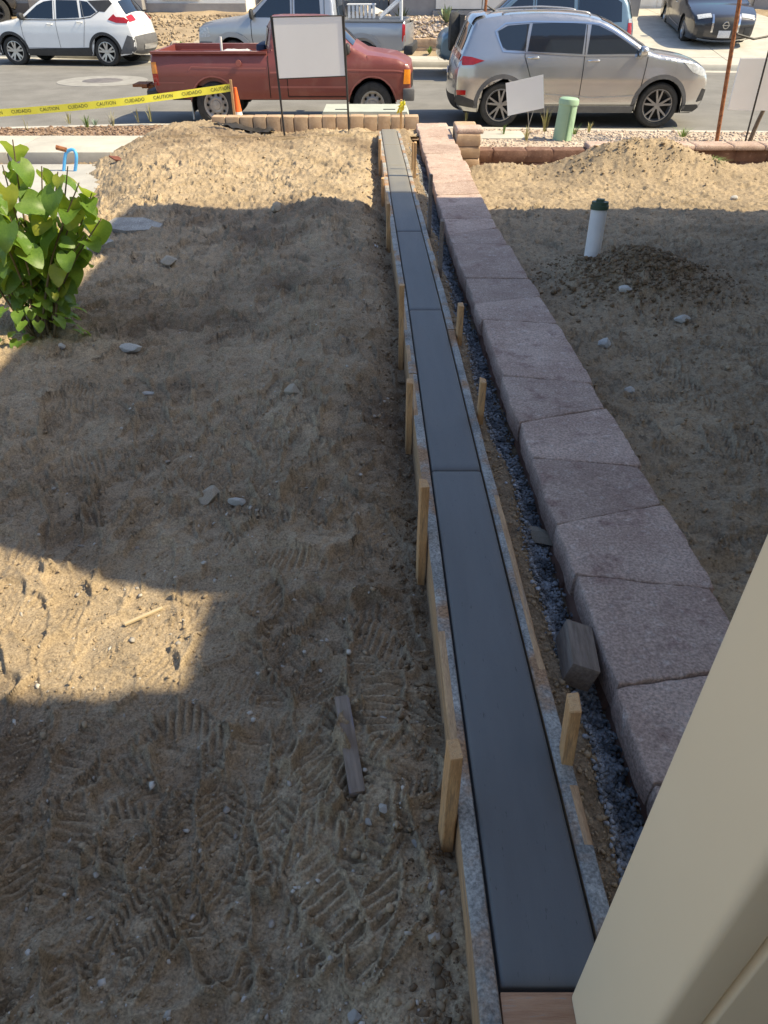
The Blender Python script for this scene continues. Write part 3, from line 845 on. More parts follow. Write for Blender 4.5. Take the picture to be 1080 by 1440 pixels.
# ------------------------------------------------------------------ small things in the dirt
def place_stone(px, py, wpx, m, label, fz, flat=.6, seed=0, ratio=1.0, rz=None, name='stone'):
    p = on_f(px, py, lambda x, y: fz(x, y))
    s = wpx / (FPX / math.hypot(math.hypot(p[0], p[1]), CAM_Z - p[2])) / 2
    o = link(name, stone_mesh('stone', seed), m, None, (p[0], p[1], p[2] + s * flat * .6), (0, 0, random.uniform(0, 6) if rz is None else rz), (s * 1.1, s * ratio, s * flat))
    tag(o, label, 'stone', 'stones lying on the dirt')
place_stone(296, 703, 36, TANSTONE, 'roundish pale stone on trodden dirt, left of a flat grey one', left_z, .75, 1)
place_stone(336, 708, 28, STONE, 'flat grey stone just right of the roundish pale one', left_z, .5, 2, .55, 0.1)
place_stone(413, 556, 24, TANSTONE, 'pale pitted stone half sunk in dirt, midway along the yard', left_z, .7, 3)
place_stone(388, 294, 15, TANSTONE, 'dark lump of stone on the shade edge of the yard', left_z, 1.0, 4)
place_stone(186, 495, 34, STONE, 'long flat pale stone right of the leafy plant', left_z, .35, 5, .5, 0.05)
place_stone(88, 492, 12, STONE, 'small white stone at the foot of the leafy plant', left_z, .7, 6)
place_stone(207, 555, 24, STONE, 'thin pale flake of stone below the long flat stone', left_z, .25, 7, .4, 0.05)
place_stone(538, 1013, 12, STONE, 'small white stone right of the half buried wood strip top', left_z, .7, 8)
place_stone(539, 1138, 14, STONE, 'grey angular stone right of the half buried wood strip end', left_z, .7, 9)
place_stone(518, 1158, 13, STONE, 'round grey stone below and left of the angular one', left_z, .7, 10)
place_stone(480, 1360, 10, TANSTONE, 'small tan stone near the bottom edge of the yard', left_z, .8, 11)
place_stone(499, 1430, 18, STONE, 'pale stone lowest in the yard, at the picture bottom', left_z, .7, 12)
place_stone(585, 1188, 20, STONE, 'sliver of pale stone beside the nearest left form board', left_z, .4, 13, .4, 2.2)
place_stone(878, 411, 20, STONE, 'pale stone on the spoil heap below the white pipe', right_z, .7, 14)
place_stone(850, 488, 23, STONE, 'blue grey speckled stone right of the cap stone wall', right_z, .7, 15)
place_stone(960, 450, 26, STONE, 'long pale stone in the neighbour dirt, right of the spoil heap', right_z, .4, 16, .5, .1)
place_stone(886, 550, 16, STONE, 'small grey stone half buried, nearest the camera right of the wall', right_z, .6, 17)
place_stone(1031, 281, 10, STONE, 'small white stone in the sunlit dirt at right', right_z, .7, 18)
place_stone(758, 757, 62, TANSTONE, 'flat tan rock slab lying across the gravel trench', lambda x, y: trench_z(x, y) + .02, .30, 19, .55, -.9, 'rock_slab')
place_stone(240, 372, 22, TANSTONE, 'tan stone in the shade behind the leafy plant', left_z, .6, 20)
# broken concrete slab
RUB = mat('dirty_concrete', (.27, .255, .23), (.42, .40, .36), scale=7, rough=.95, bump=.012, bscale=30, speck=(.3, 60))
p = on_f(188, 322, left_base)
mb = MB(); mb.prism([(-.34, -.12), (-.05, -.2), (.30, -.10), (.33, .05), (.1, .2), (-.22, .16)], 0, .05)
tag(mb.build('concrete_chunk', RUB, None, loc=(p[0], p[1], p[2] + .0), rot=(.12, .08, .1), scale=(.75, .75, .9)), 'broken slab of pale concrete in dirt behind the leafy plant', 'rubble')
mb = MB(); mb.prism([(-.12, -.1), (.13, -.06), (.05, .12), (-.1, .08)], 0, .06)
p = on_f(138, 352, left_base)
tag(mb.build('concrete_chunk', RUB, None, loc=(p[0], p[1], p[2] + .02), rot=(.25, -.1, .5)), 'small broken piece of concrete half hidden by the leafy plant', 'rubble')
# half-buried wood strip
a, b = on_f(481, 990, left_base), on_f(503, 1122, left_base)
dv = Vector(b) - Vector(a); L = dv.length
mb = MB().box((0, -.021, -.012), (L, .021, .010), bev=.003)
tag(mb.build('wood_strip', OLDWOODX, None, smooth=30, loc=(a[0], a[1], left_z((a[0]+b[0])/2, (a[1]+b[1])/2) + .002), rot=(0, .015, math.atan2(dv.y, dv.x))), 'old grey wooden strip half buried in the near dirt', 'wood strip')
a, b = on_f(174, 876, left_base), on_f(228, 852, left_base)
dv = Vector(b) - Vector(a)
tag(MB().box((0, -.006, -.006), (dv.length, .006, .004), bev=.002).build('wood_sliver', mat('pale_sliver', (.47, .37, .23), (.55, .44, .28), scale=9, rough=.9), None, loc=(a[0], a[1], max(left_z(a[0], a[1]), left_z(b[0], b[1])) + .004), rot=(0, 0, math.atan2(dv.y, dv.x))),
    'thin sliver of wood in the sunlit patch of dirt', 'wood strip')
# square wood block in the trench
p = on_f(808, 932, lambda x, y: float(strip_z(y)) - .10)
o = MB().box((-.042, -.10, -.04), (.042, .10, .045), bev=.003).build('wood_block', OLDWOOD, None, smooth=30, loc=(p[0], p[1], p[2] + .035), rot=(-.12, .28, -.16))
tag(o, 'cut end of old square timber lying in the gravel trench', 'wood block')
# short white nail-like peg by the left form in the shade
p = on_f(531, 350, left_base)
tag(MB().tube([(0, 0, 0), (-.05, .05, .03)], .011, 8).build('white_peg', PVC, None, loc=(p[0], p[1], p[2] + .01)), 'short white peg lying beside the left form in the shade', 'peg')
# dark plastic sheet scrap by the block edging
p = on_f(345, 183, left_base)
xs = np.linspace(-.42, .42, 22)[None]; yv = np.linspace(-.13, .13, 9)[:, None]
X = p[0] + xs + 0 * yv; Y = p[1] + yv * (1 - (xs / .5) ** 2) + 0 * xs
Z = np.vectorize(left_z)(X, Y) + .03 + .07 * fbm(X, Y, 6, 2, 3)
tag(link('plastic_scrap', grid_mesh('plastic_scrap', X, Y, Z), BLACKM), 'scrap of black plastic sheet on the dirt beside the tan block row', 'plastic sheet')
# dark leaf-like scrap lying on the sunlit dirt
p = on_f(165, 228, left_base)
tag(MB().prism([(-.12, .02), (0, .05), (.12, -.03), (0, -.04)], 0, .02).build('wood_scrap', mat('rusty_scrap', (.16, .05, .03), (.25, .09, .05), scale=9), None, loc=(p[0], p[1], left_z(p[0], p[1]) + .02), rot=(.2, .1, -.3)), 'rust brown scrap lying on the sunlit dirt beyond the plant', 'scrap')
# blue hose loop with a rusty fitting
p = on_f(100, 250, left_base)
hz = left_z(p[0], p[1])
pts = [(p[0] - .10, p[1], hz - .02), (p[0] - .05, p[1] + .02, hz + .14), (p[0], p[1] + .03, hz + .26), (p[0] + .07, p[1] + .03, hz + .30), (p[0] + .12, p[1] + .02, hz + .29), (p[0] + .13, p[1], hz + .22), (p[0] + .08, p[1], hz + .08), (p[0] + .03, p[1], hz - .02)]
def catmull(pts, n=6):
    pts = [np.array(q, float) for q in pts]; out = []
    for i in range(len(pts) - 1):
        p0, p1, p2, p3 = pts[max(i - 1, 0)], pts[i], pts[i + 1], pts[min(i + 2, len(pts) - 1)]
        for k in range(n):
            t = k / n
            out.append(.5 * (2 * p1 + (p2 - p0) * t + (2 * p0 - 5 * p1 + 4 * p2 - p3) * t * t + (3 * p1 - p0 - 3 * p2 + p3) * t ** 3))
    out.append(pts[-1]); return [tuple(q) for q in out]
o = MB().tube(catmull(pts), .02, 10).build('hose_loop', HOSE, None, smooth=60)
tag(o, 'light blue hose loop sticking up behind the leafy plant', 'hose')
q = MB().tube([(p[0] + .02, p[1] + .02, hz + .30), (p[0] - .1, p[1] + .02, hz + .33)], .028, 8).build('fitting', RUST, o)

# white drain pipe with green cap
base = on_f(832, 362, lambda x, y: right_base(x, y) + .02)
top = on_y(843, 292, base[1] + .03)
pipe = tag(empty('drain_pipe', base), 'white plastic drain pipe with dark green cap standing in the dirt', 'pipe')
d = Vector(top) - Vector(base)
MB().tube([d * -.25, d], .056, 20).build('pipe', PVC, pipe, smooth=40)
MB().tube([d * .97, d * 1.05, d * 1.06, d * 1.12], [.063, .063, .058, .058], 20).build('cap', GREENCAP, pipe, smooth=40)
MB().tube([d * 1.12, d * 1.17], .036, 4).build('cap_plug', GREENCAP, pipe)

# green pedestal
p = on_z(790, 197, .13)
ped = tag(empty('utility_pedestal', p), 'pale green plastic utility pedestal standing on the gravel strip', 'pedestal')
prof = [(.145, -.1), (.135, .02), (.132, .30), (.130, .455), (.142, .46), (.142, .50), (.136, .525), (.115, .54), (.0, .545)]
MB().lathe(prof, 28).build('housing', PEDGREEN, ped, smooth=40)
MB().box((-.005, -.150, 0), (.012, -.130, .46)).build('seam', mat('pedestal_seam', (.16, .27, .17), rough=.6), ped)
ped.rotation_euler = (0, .06, .15)

# fire-proof utility vault cover behind the tan blocks
vt = tag(empty('utility_vault', (-.28, 12.3, .10)), 'wide pale grey green steel utility box before the red pickup front wheel', 'utility box')
MB().prism([(-.66, 0), (.66, 0), (.66, .26), (.62, .34), (-.62, .34), (-.66, .26)], -.38, .38, 'Y').build('lid', PADGREEN, vt)
for sx_ in (-.36, .36):
    MB().box((sx_ - .09, -.20, .335), (sx_ + .09, -.17, .348)).build('hinge', BLACKM, vt)

# ------------------------------------------------------------------ signs
def sign_board(name, corners, th, label, posts, post_r, pm, front_m=SIGNW, group=None):
    root = tag(empty(name, posts[0][0]), label, 'sign')
    L = Vector(root.location)
    c = [Vector(q) - L for q in corners]
    nrm = (c[1] - c[0]).cross(c[3] - c[0]).normalized()
    MB().add(c + [q + nrm * th for q in c], [(0, 1, 2, 3), (7, 6, 5, 4), (0, 4, 5, 1), (1, 5, 6, 2), (2, 6, 7, 3), (3, 7, 4, 0)]).build('board', front_m, root)
    for (a, b) in posts:
        a, b = Vector(a) - L, Vector(b) - L
        if pm is BLACKM:
            MB().tube([a, b], post_r, 6).build('post', pm, root)
        else:
            MB().tube([a, b], post_r, 6).build('wire_leg', pm, root)
    return root
Y = 11.0
c = [on_y(383, 24, Y), on_y(392, 111, Y), on_y(486, 107, Y), on_y(481, 22, Y)]
def post_line(px0, py0, px1, py1, Y, ext=.25):
    a, b = Vector(on_y(px1, py1, Y)), Vector(on_y(px0, py0, Y))
    return (tuple(a + (a - b).normalized() * ext), tuple(b))
big = sign_board('blank_sign', [c[0], c[1], c[2], c[3]], -.03, 'large blank white sign on two black posts before the red pickup', [post_line(381, 22, 399, 180, Y + .02, .2), post_line(483, 22, 491, 186, Y + .02, .2)], .014, BLACKM)
fr = MB()
L = Vector(big.location)
for i in range(4):
    fr.tube([Vector(c[i]) - L, Vector(c[(i + 1) % 4]) - L], .007, 4)
fr.build('frame', BLACKM, big)
Y = 12.15
c = [on_y(711, 117, Y + .1), on_y(714, 163, Y + .1), on_y(765, 152, Y), on_y(764, 105, Y)]
sign_board('yard_sign', c, -.008, 'small tilted blank white sign left of the green pedestal', [post_line(764, 105, 766, 187, Y + .02, .1), post_line(742, 150, 744, 187, Y + .06, .1), post_line(752, 150, 740, 187, Y + .06, .1)], .005, WIRE)
Y = 10.95
c = [on_y(1042, 82, Y), on_y(1024, 154, Y), on_y(1090, 156, Y), on_y(1094, 82, Y)]
sign_board('angled_sign', c, -.03, 'blank white sign on dark stakes at the right edge by the rusty pipe', [post_line(1084, 60, 1043, 218, Y - .06, .12), post_line(1100, 82, 1096, 218, Y - .06, .12)], .013, BLACKM)
# rusty pipe
a, b = on_f(1004, 222, right_base), None
b = on_y(1050, -60, a[1] + .02)
d = Vector(b) - Vector(a)
rp = tag(MB().tube([d * -.12, d * .3, d * .7, d], .028, 12).build('rusty_stake', RUST, None, smooth=50, loc=a), 'rusty brown steel pipe stake leaning right beside the young tree', 'stake')
# young tree
a = on_f(1045, 221, right_base)
tree = tag(empty('young_tree', a), 'thin young tree trunk beside the rusty pipe at right', 'tree')
rnd = random.Random(4)
tp = [Vector((0, 0, -.1)), Vector((.06, .02, .35)), Vector((.13, 0, .75)), Vector((.22, .03, 1.25)), Vector((.28, .0, 1.8)), Vector((.33, .05, 2.5)), Vector((.36, .02, 3.1))]
MB().tube(catmull(tp, 4), [.034 - .0009 * i for i in range(25)], 9).build('trunk', BARK, tree, smooth=50)
br = MB()
lv = MB()
for k in range(22):
    z = rnd.uniform(1.9, 3.0); an = rnd.uniform(0, 6.28); ln = rnd.uniform(.35, .8)
    o0 = Vector((.32, .02, z)); d = Vector((math.cos(an), math.sin(an), rnd.uniform(.3, .9))).normalized()
    br.tube([o0, o0 + d * ln * .5, o0 + d * ln + Vector((0, 0, .05))], [.009, .006, .003], 5)
    for j in range(16):
        q = o0 + d * ln * rnd.uniform(.25, 1.1) + Vector((rnd.gauss(0, .09), rnd.gauss(0, .09), rnd.gauss(0, .09)))
        u = Vector((rnd.gauss(0, 1), rnd.gauss(0, 1), rnd.gauss(0, 1))).normalized(); w = u.orthogonal().normalized()
        lv.add([q, q + u * .04 + w * .02, q + u * .085, q + u * .04 - w * .02], [(0, 1, 2, 3)])
br.build('branches', BARK, tree); lv.build('crown', LEAF, tree)
# tie wire between tree and pipe
tag(MB().tube([on_y(1036, 48, 10.0), on_y(1060, 55, 10.1), on_y(1085, 50, 10.2)], .012, 6).build('tree_tie', BLACKM), 'black tie holding the young tree to the rusty pipe', 'tie')

# ------------------------------------------------------------------ caution tape, cone
tp_stake = on_f(326, 168, lambda x, y: .33)
TY = 11.75
sx0 = on_y(330, 165, TY)
o = MB().box((-.016, -.012, -.3), (.016, .012, on_y(328, 112, TY)[2] - sx0[2]), bev=.002).build('tape_stake', STAKE, None, loc=sx0)
tag(o, 'wooden stake holding the yellow tape at the orange cone', 'stake')
root = tag(empty('traffic_cone', (sx0[0] + .03, TY + .12, sx0[2] - .18)), 'orange and white traffic cone behind the dirt, at the pickup rear wheel', 'cone')
MB().box((-.15, -.15, 0), (.15, .15, .03), bev=.01).build('base', ORANGE, root)
MB().lathe([(.115, .028), (.080, .27)], 20).build('white_sleeve', CONEW, root, smooth=60)
MB().lathe([(.080, .27), (.045, .50), (.028, .62), (.0, .625)], 20).build('cone_top', ORANGE, root, smooth=60)
root.scale = (.8, .8, .88)
xT0, zT0 = sx0[0], on_y(328, 123, TY)[2]
xT1, zT1 = -7.4, on_y(0, 155, TY)[2] - .02
def tape_pt(s):
    x = xT0 + (xT1 - xT0) * s
    xe = on_y(0, 155, TY)[0]
    k = (x - xT0) / (xe - xT0)
    z = zT0 + (on_y(0, 155, TY)[2] - zT0) * k - .05 * math.sin(math.pi * min(k, 1.3) / 1.3)
    return x, TY, z
tape = tag(empty('caution_tape', (xT0, TY, zT0)), 'yellow caution tape stretched from the cone stake to the left edge', 'tape')
mb = MB(); N = 60; V = []; F = []
L0 = Vector(tape.location)
def tape_frame(s):
    x, y, z = tape_pt(s)
    tw = .25 * math.sin(s * 9) + .1
    return Vector((x, y, z)) - L0, Vector((0, math.sin(tw), math.cos(tw)))
for i in range(N + 1):
    c_, u_ = tape_frame(i / N)
    V += [c_ - u_ * .048, c_ + u_ * .048]
    if i: F.append((2 * i - 2, 2 * i - 1, 2 * i + 1, 2 * i))
mb.add(V, F).build('ribbon', TAPE, tape, smooth=80)
# printed words, laid on the ribbon as thin letters on its near face
def text_mesh(txt, size):
    cu = bpy.data.curves.new('letters', 'FONT'); cu.body = txt; cu.size = size; cu.align_x = 'CENTER'; cu.align_y = 'CENTER'; cu.resolution_u = 2
    ob = bpy.data.objects.new('letters', cu); COL.objects.link(ob)
    dg = bpy.context.evaluated_depsgraph_get(); dg.update()
    me = bpy.data.meshes.new_from_object(ob.evaluated_get(dg))
    bpy.data.objects.remove(ob)
    return me
words = {'CAUTION': text_mesh('CAUTION', .064), 'CUIDADO': text_mesh('CUIDADO', .064)}
s = .03; k = 0
total = abs(xT1 - xT0)
while s < .98:
    c_, u_ = tape_frame(s); c2_, _ = tape_frame(min(s + .02, 1))
    ax = (c_ - c2_).normalized()
    nrm = ax.cross(u_).normalized()
    up = nrm.cross(ax)
    mtx = Matrix((ax, up, nrm)).transposed().to_4x4()
    o = link('lettering', words['CAUTION' if k % 2 == 0 else 'CUIDADO'], INK, tape)
    o.matrix_local = Matrix.Translation(c_ + nrm * .004) @ mtx @ Matrix.Diagonal((1.0, 1.0, 1.0, 1.0))
    s += .42 / total; k += 1
# knot of tape on the stake by the strip end
p = Vector(on_y(566, 150, tape_stake.location.y))
kt = MB(); rnd = random.Random(2)
for j in range(6):
    a = p + Vector((rnd.uniform(-.03, .03), rnd.uniform(-.04, -.02), rnd.uniform(-.02, .08)))
    b = a + Vector((rnd.uniform(-.09, .05), rnd.uniform(-.03, .01), rnd.uniform(-.16, -.02)))
    w = Vector((.018, rnd.uniform(-.01, .01), .012))
    m_ = (a + b) / 2 + Vector((0, -.03, 0.02))
    kt.add([a - w, a + w, m_ + w, m_ - w, b + w, b - w], [(0, 1, 2, 3), (3, 2, 4, 5)])
kt.tube([p + Vector((.03, .01, .05)), p + Vector((-.03, -.03, .05)), p + Vector((.03, -.03, .03)), p + Vector((.02, .03, .06))], .014, 6)
tag(kt.build('tape_knot', TAPE), 'knotted scrap of yellow tape on the stake at the strip end', 'tape')

# manhole
p = on_z(145, 116, 0)
mh = tag(empty('manhole', (p[0], p[1], .0)), 'round manhole cover with a pale concrete collar in the street', 'manhole')
MB().lathe([(1.02, -.02), (1.02, .036), (.46, .040)], 48).build('collar', mat('worn_collar', (.25, .24, .22), (.33, .32, .295), scale=5, rough=.9), mh, smooth=30)
MB().lathe([(.46, .02), (.46, .041), (.43, .046), (.0, .048)], 40).build('cover', IRON, mh, smooth=30)

# ------------------------------------------------------------------ leafy plant
def heart_leaf():
    V, F = [], []
    # outline param: width along length
    n = 10
    for i in range(n + 1):
        t = i / n
        w = .54 * max(0, math.sin(math.pi * min(1, t + .012) ** .55)) ** .62 * (1 - .12 * t)
        back = -.24 * (1 - t) ** 3
        for j, sd in enumerate((-1, -.55, 0, .55, 1)):
            x = t + back * (abs(sd) ** 1.5)
            zf = .16 * abs(sd) * w * 1.6 - .22 * t * t - .04 * math.sin(t * 9) * abs(sd)
            V.append((x, sd * w, zf))
    for i in range(n):
        for j in range(4):
            a = i * 5 + j
            F.append((a, a + 1, a + 6, a + 5))
    me = bpy.data.meshes.new('leaf'); me.from_pydata(V, [], F)
    me.polygons.foreach_set('use_smooth', [True] * len(F)); me.update()
    return me
leaf_me = heart_leaf(); leaf_me.materials.append(LEAF)
leaf_y = leaf_me.copy(); leaf_y.materials.clear(); leaf_y.materials.append(YLEAF)
pb = on_f(62, 468, left_base)
plant = tag(empty('leafy_plant', pb), 'leafy green shrub with large heart shaped leaves at the left edge', 'shrub')
rnd = random.Random(21)
tips = []
for k in range(17):
    an = rnd.uniform(0, 6.28); sp = rnd.uniform(.05, .46); h = rnd.uniform(.45, 1.02)
    tip = Vector((math.cos(an) * sp * 1.15, math.sin(an) * sp * .8, h))
    tips.append(tip)
fixed = [Vector((.48, .05, .80)), Vector((.42, -.05, .60)), Vector((.52, .0, .68)), Vector((.38, .0, .72)), Vector((.10, .1, 1.06)), Vector((-.12, -.1, .98)), Vector((.30, .1, .9)), Vector((-.25, 0, .85)), Vector((-.3, .1, .55))]
tips += fixed
tid = 0
for tip in tips:
    b0 = Vector((rnd.uniform(-.08, .08), rnd.uniform(-.08, .08), -.05))
    mid = (b0 + tip) / 2 + Vector((rnd.uniform(-.05, .05), rnd.uniform(-.05, .05), .06))
    path = catmull([b0, mid, tip], 6)
    MB().tube(path, [.009 - .0005 * i for i in range(len(path))], 6).build('stem', STEMM, plant, smooth=60)
    nl = int(7 + tip.length * 6)
    for j in range(nl):
        q = Vector(path[min(len(path) - 1, int((.25 + .75 * (j + .5) / nl) * (len(path) - 1)))])
        an = rnd.uniform(0, 6.28)
        d = Vector((math.cos(an), math.sin(an), rnd.uniform(-.1, .5))).normalized()
        q = q + d * rnd.uniform(.02, .08)
        sz = rnd.uniform(.05, .16) * (.6 if q.z < .3 else 1)
        o = link('leaf', leaf_y if rnd.random() < .14 else leaf_me, None, plant, q, None, (sz, sz, sz))
        # blades hang from the stalk and face outwards and up
        fwd = (d * .55 + Vector((0, 0, -rnd.uniform(.25, 1.1))) + Vector((rnd.gauss(0, .2), rnd.gauss(0, .2), 0))).normalized()
        nrm = (Vector((d.x, d.y, .9)) + Vector((.35, -.5, 0)) + Vector((rnd.gauss(0, .25), rnd.gauss(0, .25), 0)))
        nrm = (nrm - fwd * nrm.dot(fwd)).normalized()
        side = nrm.cross(fwd)
        o.rotation_euler = Matrix((fwd, side, nrm)).transposed().to_euler()
for k in range(46):   # small low leaves at the foot
    an = rnd.uniform(0, 6.28); rr = rnd.uniform(.03, .28)
    q = Vector((math.cos(an) * rr, math.sin(an) * rr * .8 - .05, rnd.uniform(.02, .28)))
    sz = rnd.uniform(.05, .095)
    link('leaf', leaf_me, None, plant, q, (rnd.uniform(-.6, .2), rnd.uniform(-.2, .9), an), (sz, sz, sz))

# ------------------------------------------------------------------ weeds and grass
def tuft(px, py, z, h, n, m, label, seed, spread=.07):
    rnd = random.Random(seed); p = on_z(px, py, z); mb = MB()
    for k in range(n):
        a = rnd.uniform(0, 6.28); r = rnd.uniform(0, spread); hh = h * rnd.uniform(.5, 1)
        b0 = Vector((math.cos(a) * r * .4, math.sin(a) * r * .4, -.02)); d = Vector((math.cos(a) * r, math.sin(a) * r, 0))
        t_ = b0 + d * 1.6 + Vector((0, 0, hh)); m_ = b0 + d * .5 + Vector((0, 0, hh * .6))
        w = Vector((-math.sin(a), math.cos(a), 0)) * .006
        mb.add([b0 - w, b0 + w, m_ + w * .8, m_ - w * .8, t_], [(0, 1, 2, 3), (3, 2, 4)])
    tag(mb.build('weed_tuft', m, None, loc=p), label, 'weed', 'weeds beside the street')
tuft(97, 172, .14, .22, 14, GRASS, 'dry grass tuft at the left kerb, nearest a greenish weed', 1)
tuft(37, 180, .14, .25, 5, GRASS, 'single dry stalks in the bark at far left', 2, .04)
tuft(122, 177, .14, .2, 24, GRASSG, 'yellow green weed in the bark strip', 3)
tuft(133, 174, .14, .12, 24, mat('blue_weed', (.20, .30, .22), (.3, .4, .3), scale=9), 'low blue green weed in the bark strip', 4, .1)
tuft(158, 175, .14, .25, 12, GRASS, 'dry tuft at the right end of the bark strip', 5)
tuft(195, 170, .15, .25, 8, GRASS, 'pale dry stalks against the pickup shadow, left pair', 6)
tuft(212, 169, .15, .32, 14, GRASS, 'pale dry stalks against the pickup shadow, taller right clump', 7)
tuft(672, 192, .16, .14, 18, GRASSG, 'low green weed at the block pier', 8)
tuft(708, 187, .16, .16, 22, GRASSG, 'green weed under the left corner of the small sign', 9)
tuft(740, 196, .16, .22, 26, GRASS, 'yellowish grass tuft in gravel below the small sign', 10)
tuft(766, 183, .16, .38, 26, GRASS, 'tall yellow grass at the right foot of the small sign', 11)
tuft(808, 187, .16, .16, 18, GRASSG, 'green weed right of the pedestal', 12)
tuft(828, 184, .16, .16, 18, GRASS, 'dry weed farther right of the pedestal', 13)
tuft(960, 190, .16, .14, 30, GRASSG, 'green weed by the kerb left of the rusty pipe', 14, .14)
tuft(655, 168, .10, .30, 10, GRASS, 'dry stalks by the SUV rear wheel', 15)
for i, px in enumerate((1000, 1022, 1062, 1076)):
    p = on_f(px, 226, right_base)
    tuft(px, 226, p[2], .07, 60, GRASSG, ['green weeds at the foot of the rusty pipe', 'green weeds between rusty pipe and young tree', 'green weeds right of the young tree', 'green weeds at the right edge below the sign'][i], 20 + i, .16)
# ------------------------------------------------------------------ vehicles
TYRE = mat('tyre_rubber', (.028, .027, .026), (.05, .048, .045), scale=14, rough=.85, bump=.003, bscale=60)
ALLOY = mat('alloy', (.55, .55, .56), (.48, .48, .49), scale=9, rough=.3, metal=.85)
STEELRIM = mat('steel_rim', (.48, .46, .43), (.36, .33, .30), scale=14, rough=.5, metal=.5)
DARKRIM = mat('dark_alloy', (.035, .035, .038), rough=.4, metal=.4)
BLACKPL = mat('black_plastic', (.03, .03, .032), (.045, .045, .047), scale=12, rough=.6)
GREYPL = mat('grey_plastic', (.10, .10, .105), (.13, .13, .135), scale=12, rough=.6)
WELL = mat('wheel_well', (.012, .012, .012), rough=.9)
GLASS = mat('tinted_glass', (.012, .02, .034), rough=.04, spec=.8, coat=.3)
REDL = mat('tail_lamp', (.42, .012, .015), (.30, .008, .01), scale=20, rough=.15, coat=.5)
AMBER = mat('amber_lamp', (.85, .30, .02), (.75, .24, .015), scale=20, rough=.2, coat=.5)
CLEARL = mat('clear_lamp', (.62, .64, .66), (.40, .42, .44), scale=24, rough=.12, coat=.5)
CHROME = mat('chrome', (.7, .7, .7), rough=.12, metal=1.0)
SEAM = mat('panel_gap', (.015, .015, .015), rough=.9)
PLATE = mat('licence_plate', (.72, .73, .74), (.5, .52, .6), scale=40, rough=.5)

def paint(name, c, metal=.0, rough=.35, c2=None, coat=.7, dirt=None):
    return mat(name, c, c2 or tuple(min(1, v * 1.08) for v in c), scale=1.5, rough=rough, metal=metal, coat=coat, c3=dirt, scale3=3.0, c3pos=(.55, .85))

def chaikin(P, it=2):
    P = [np.array(p, float) for p in P]
    for _ in range(it):
        Q = [P[0]]
        for a, b in zip(P[:-1], P[1:]):
            Q += [a * .75 + b * .25, a * .25 + b * .75]
        Q.append(P[-1]); P = Q
    return np.array(P)

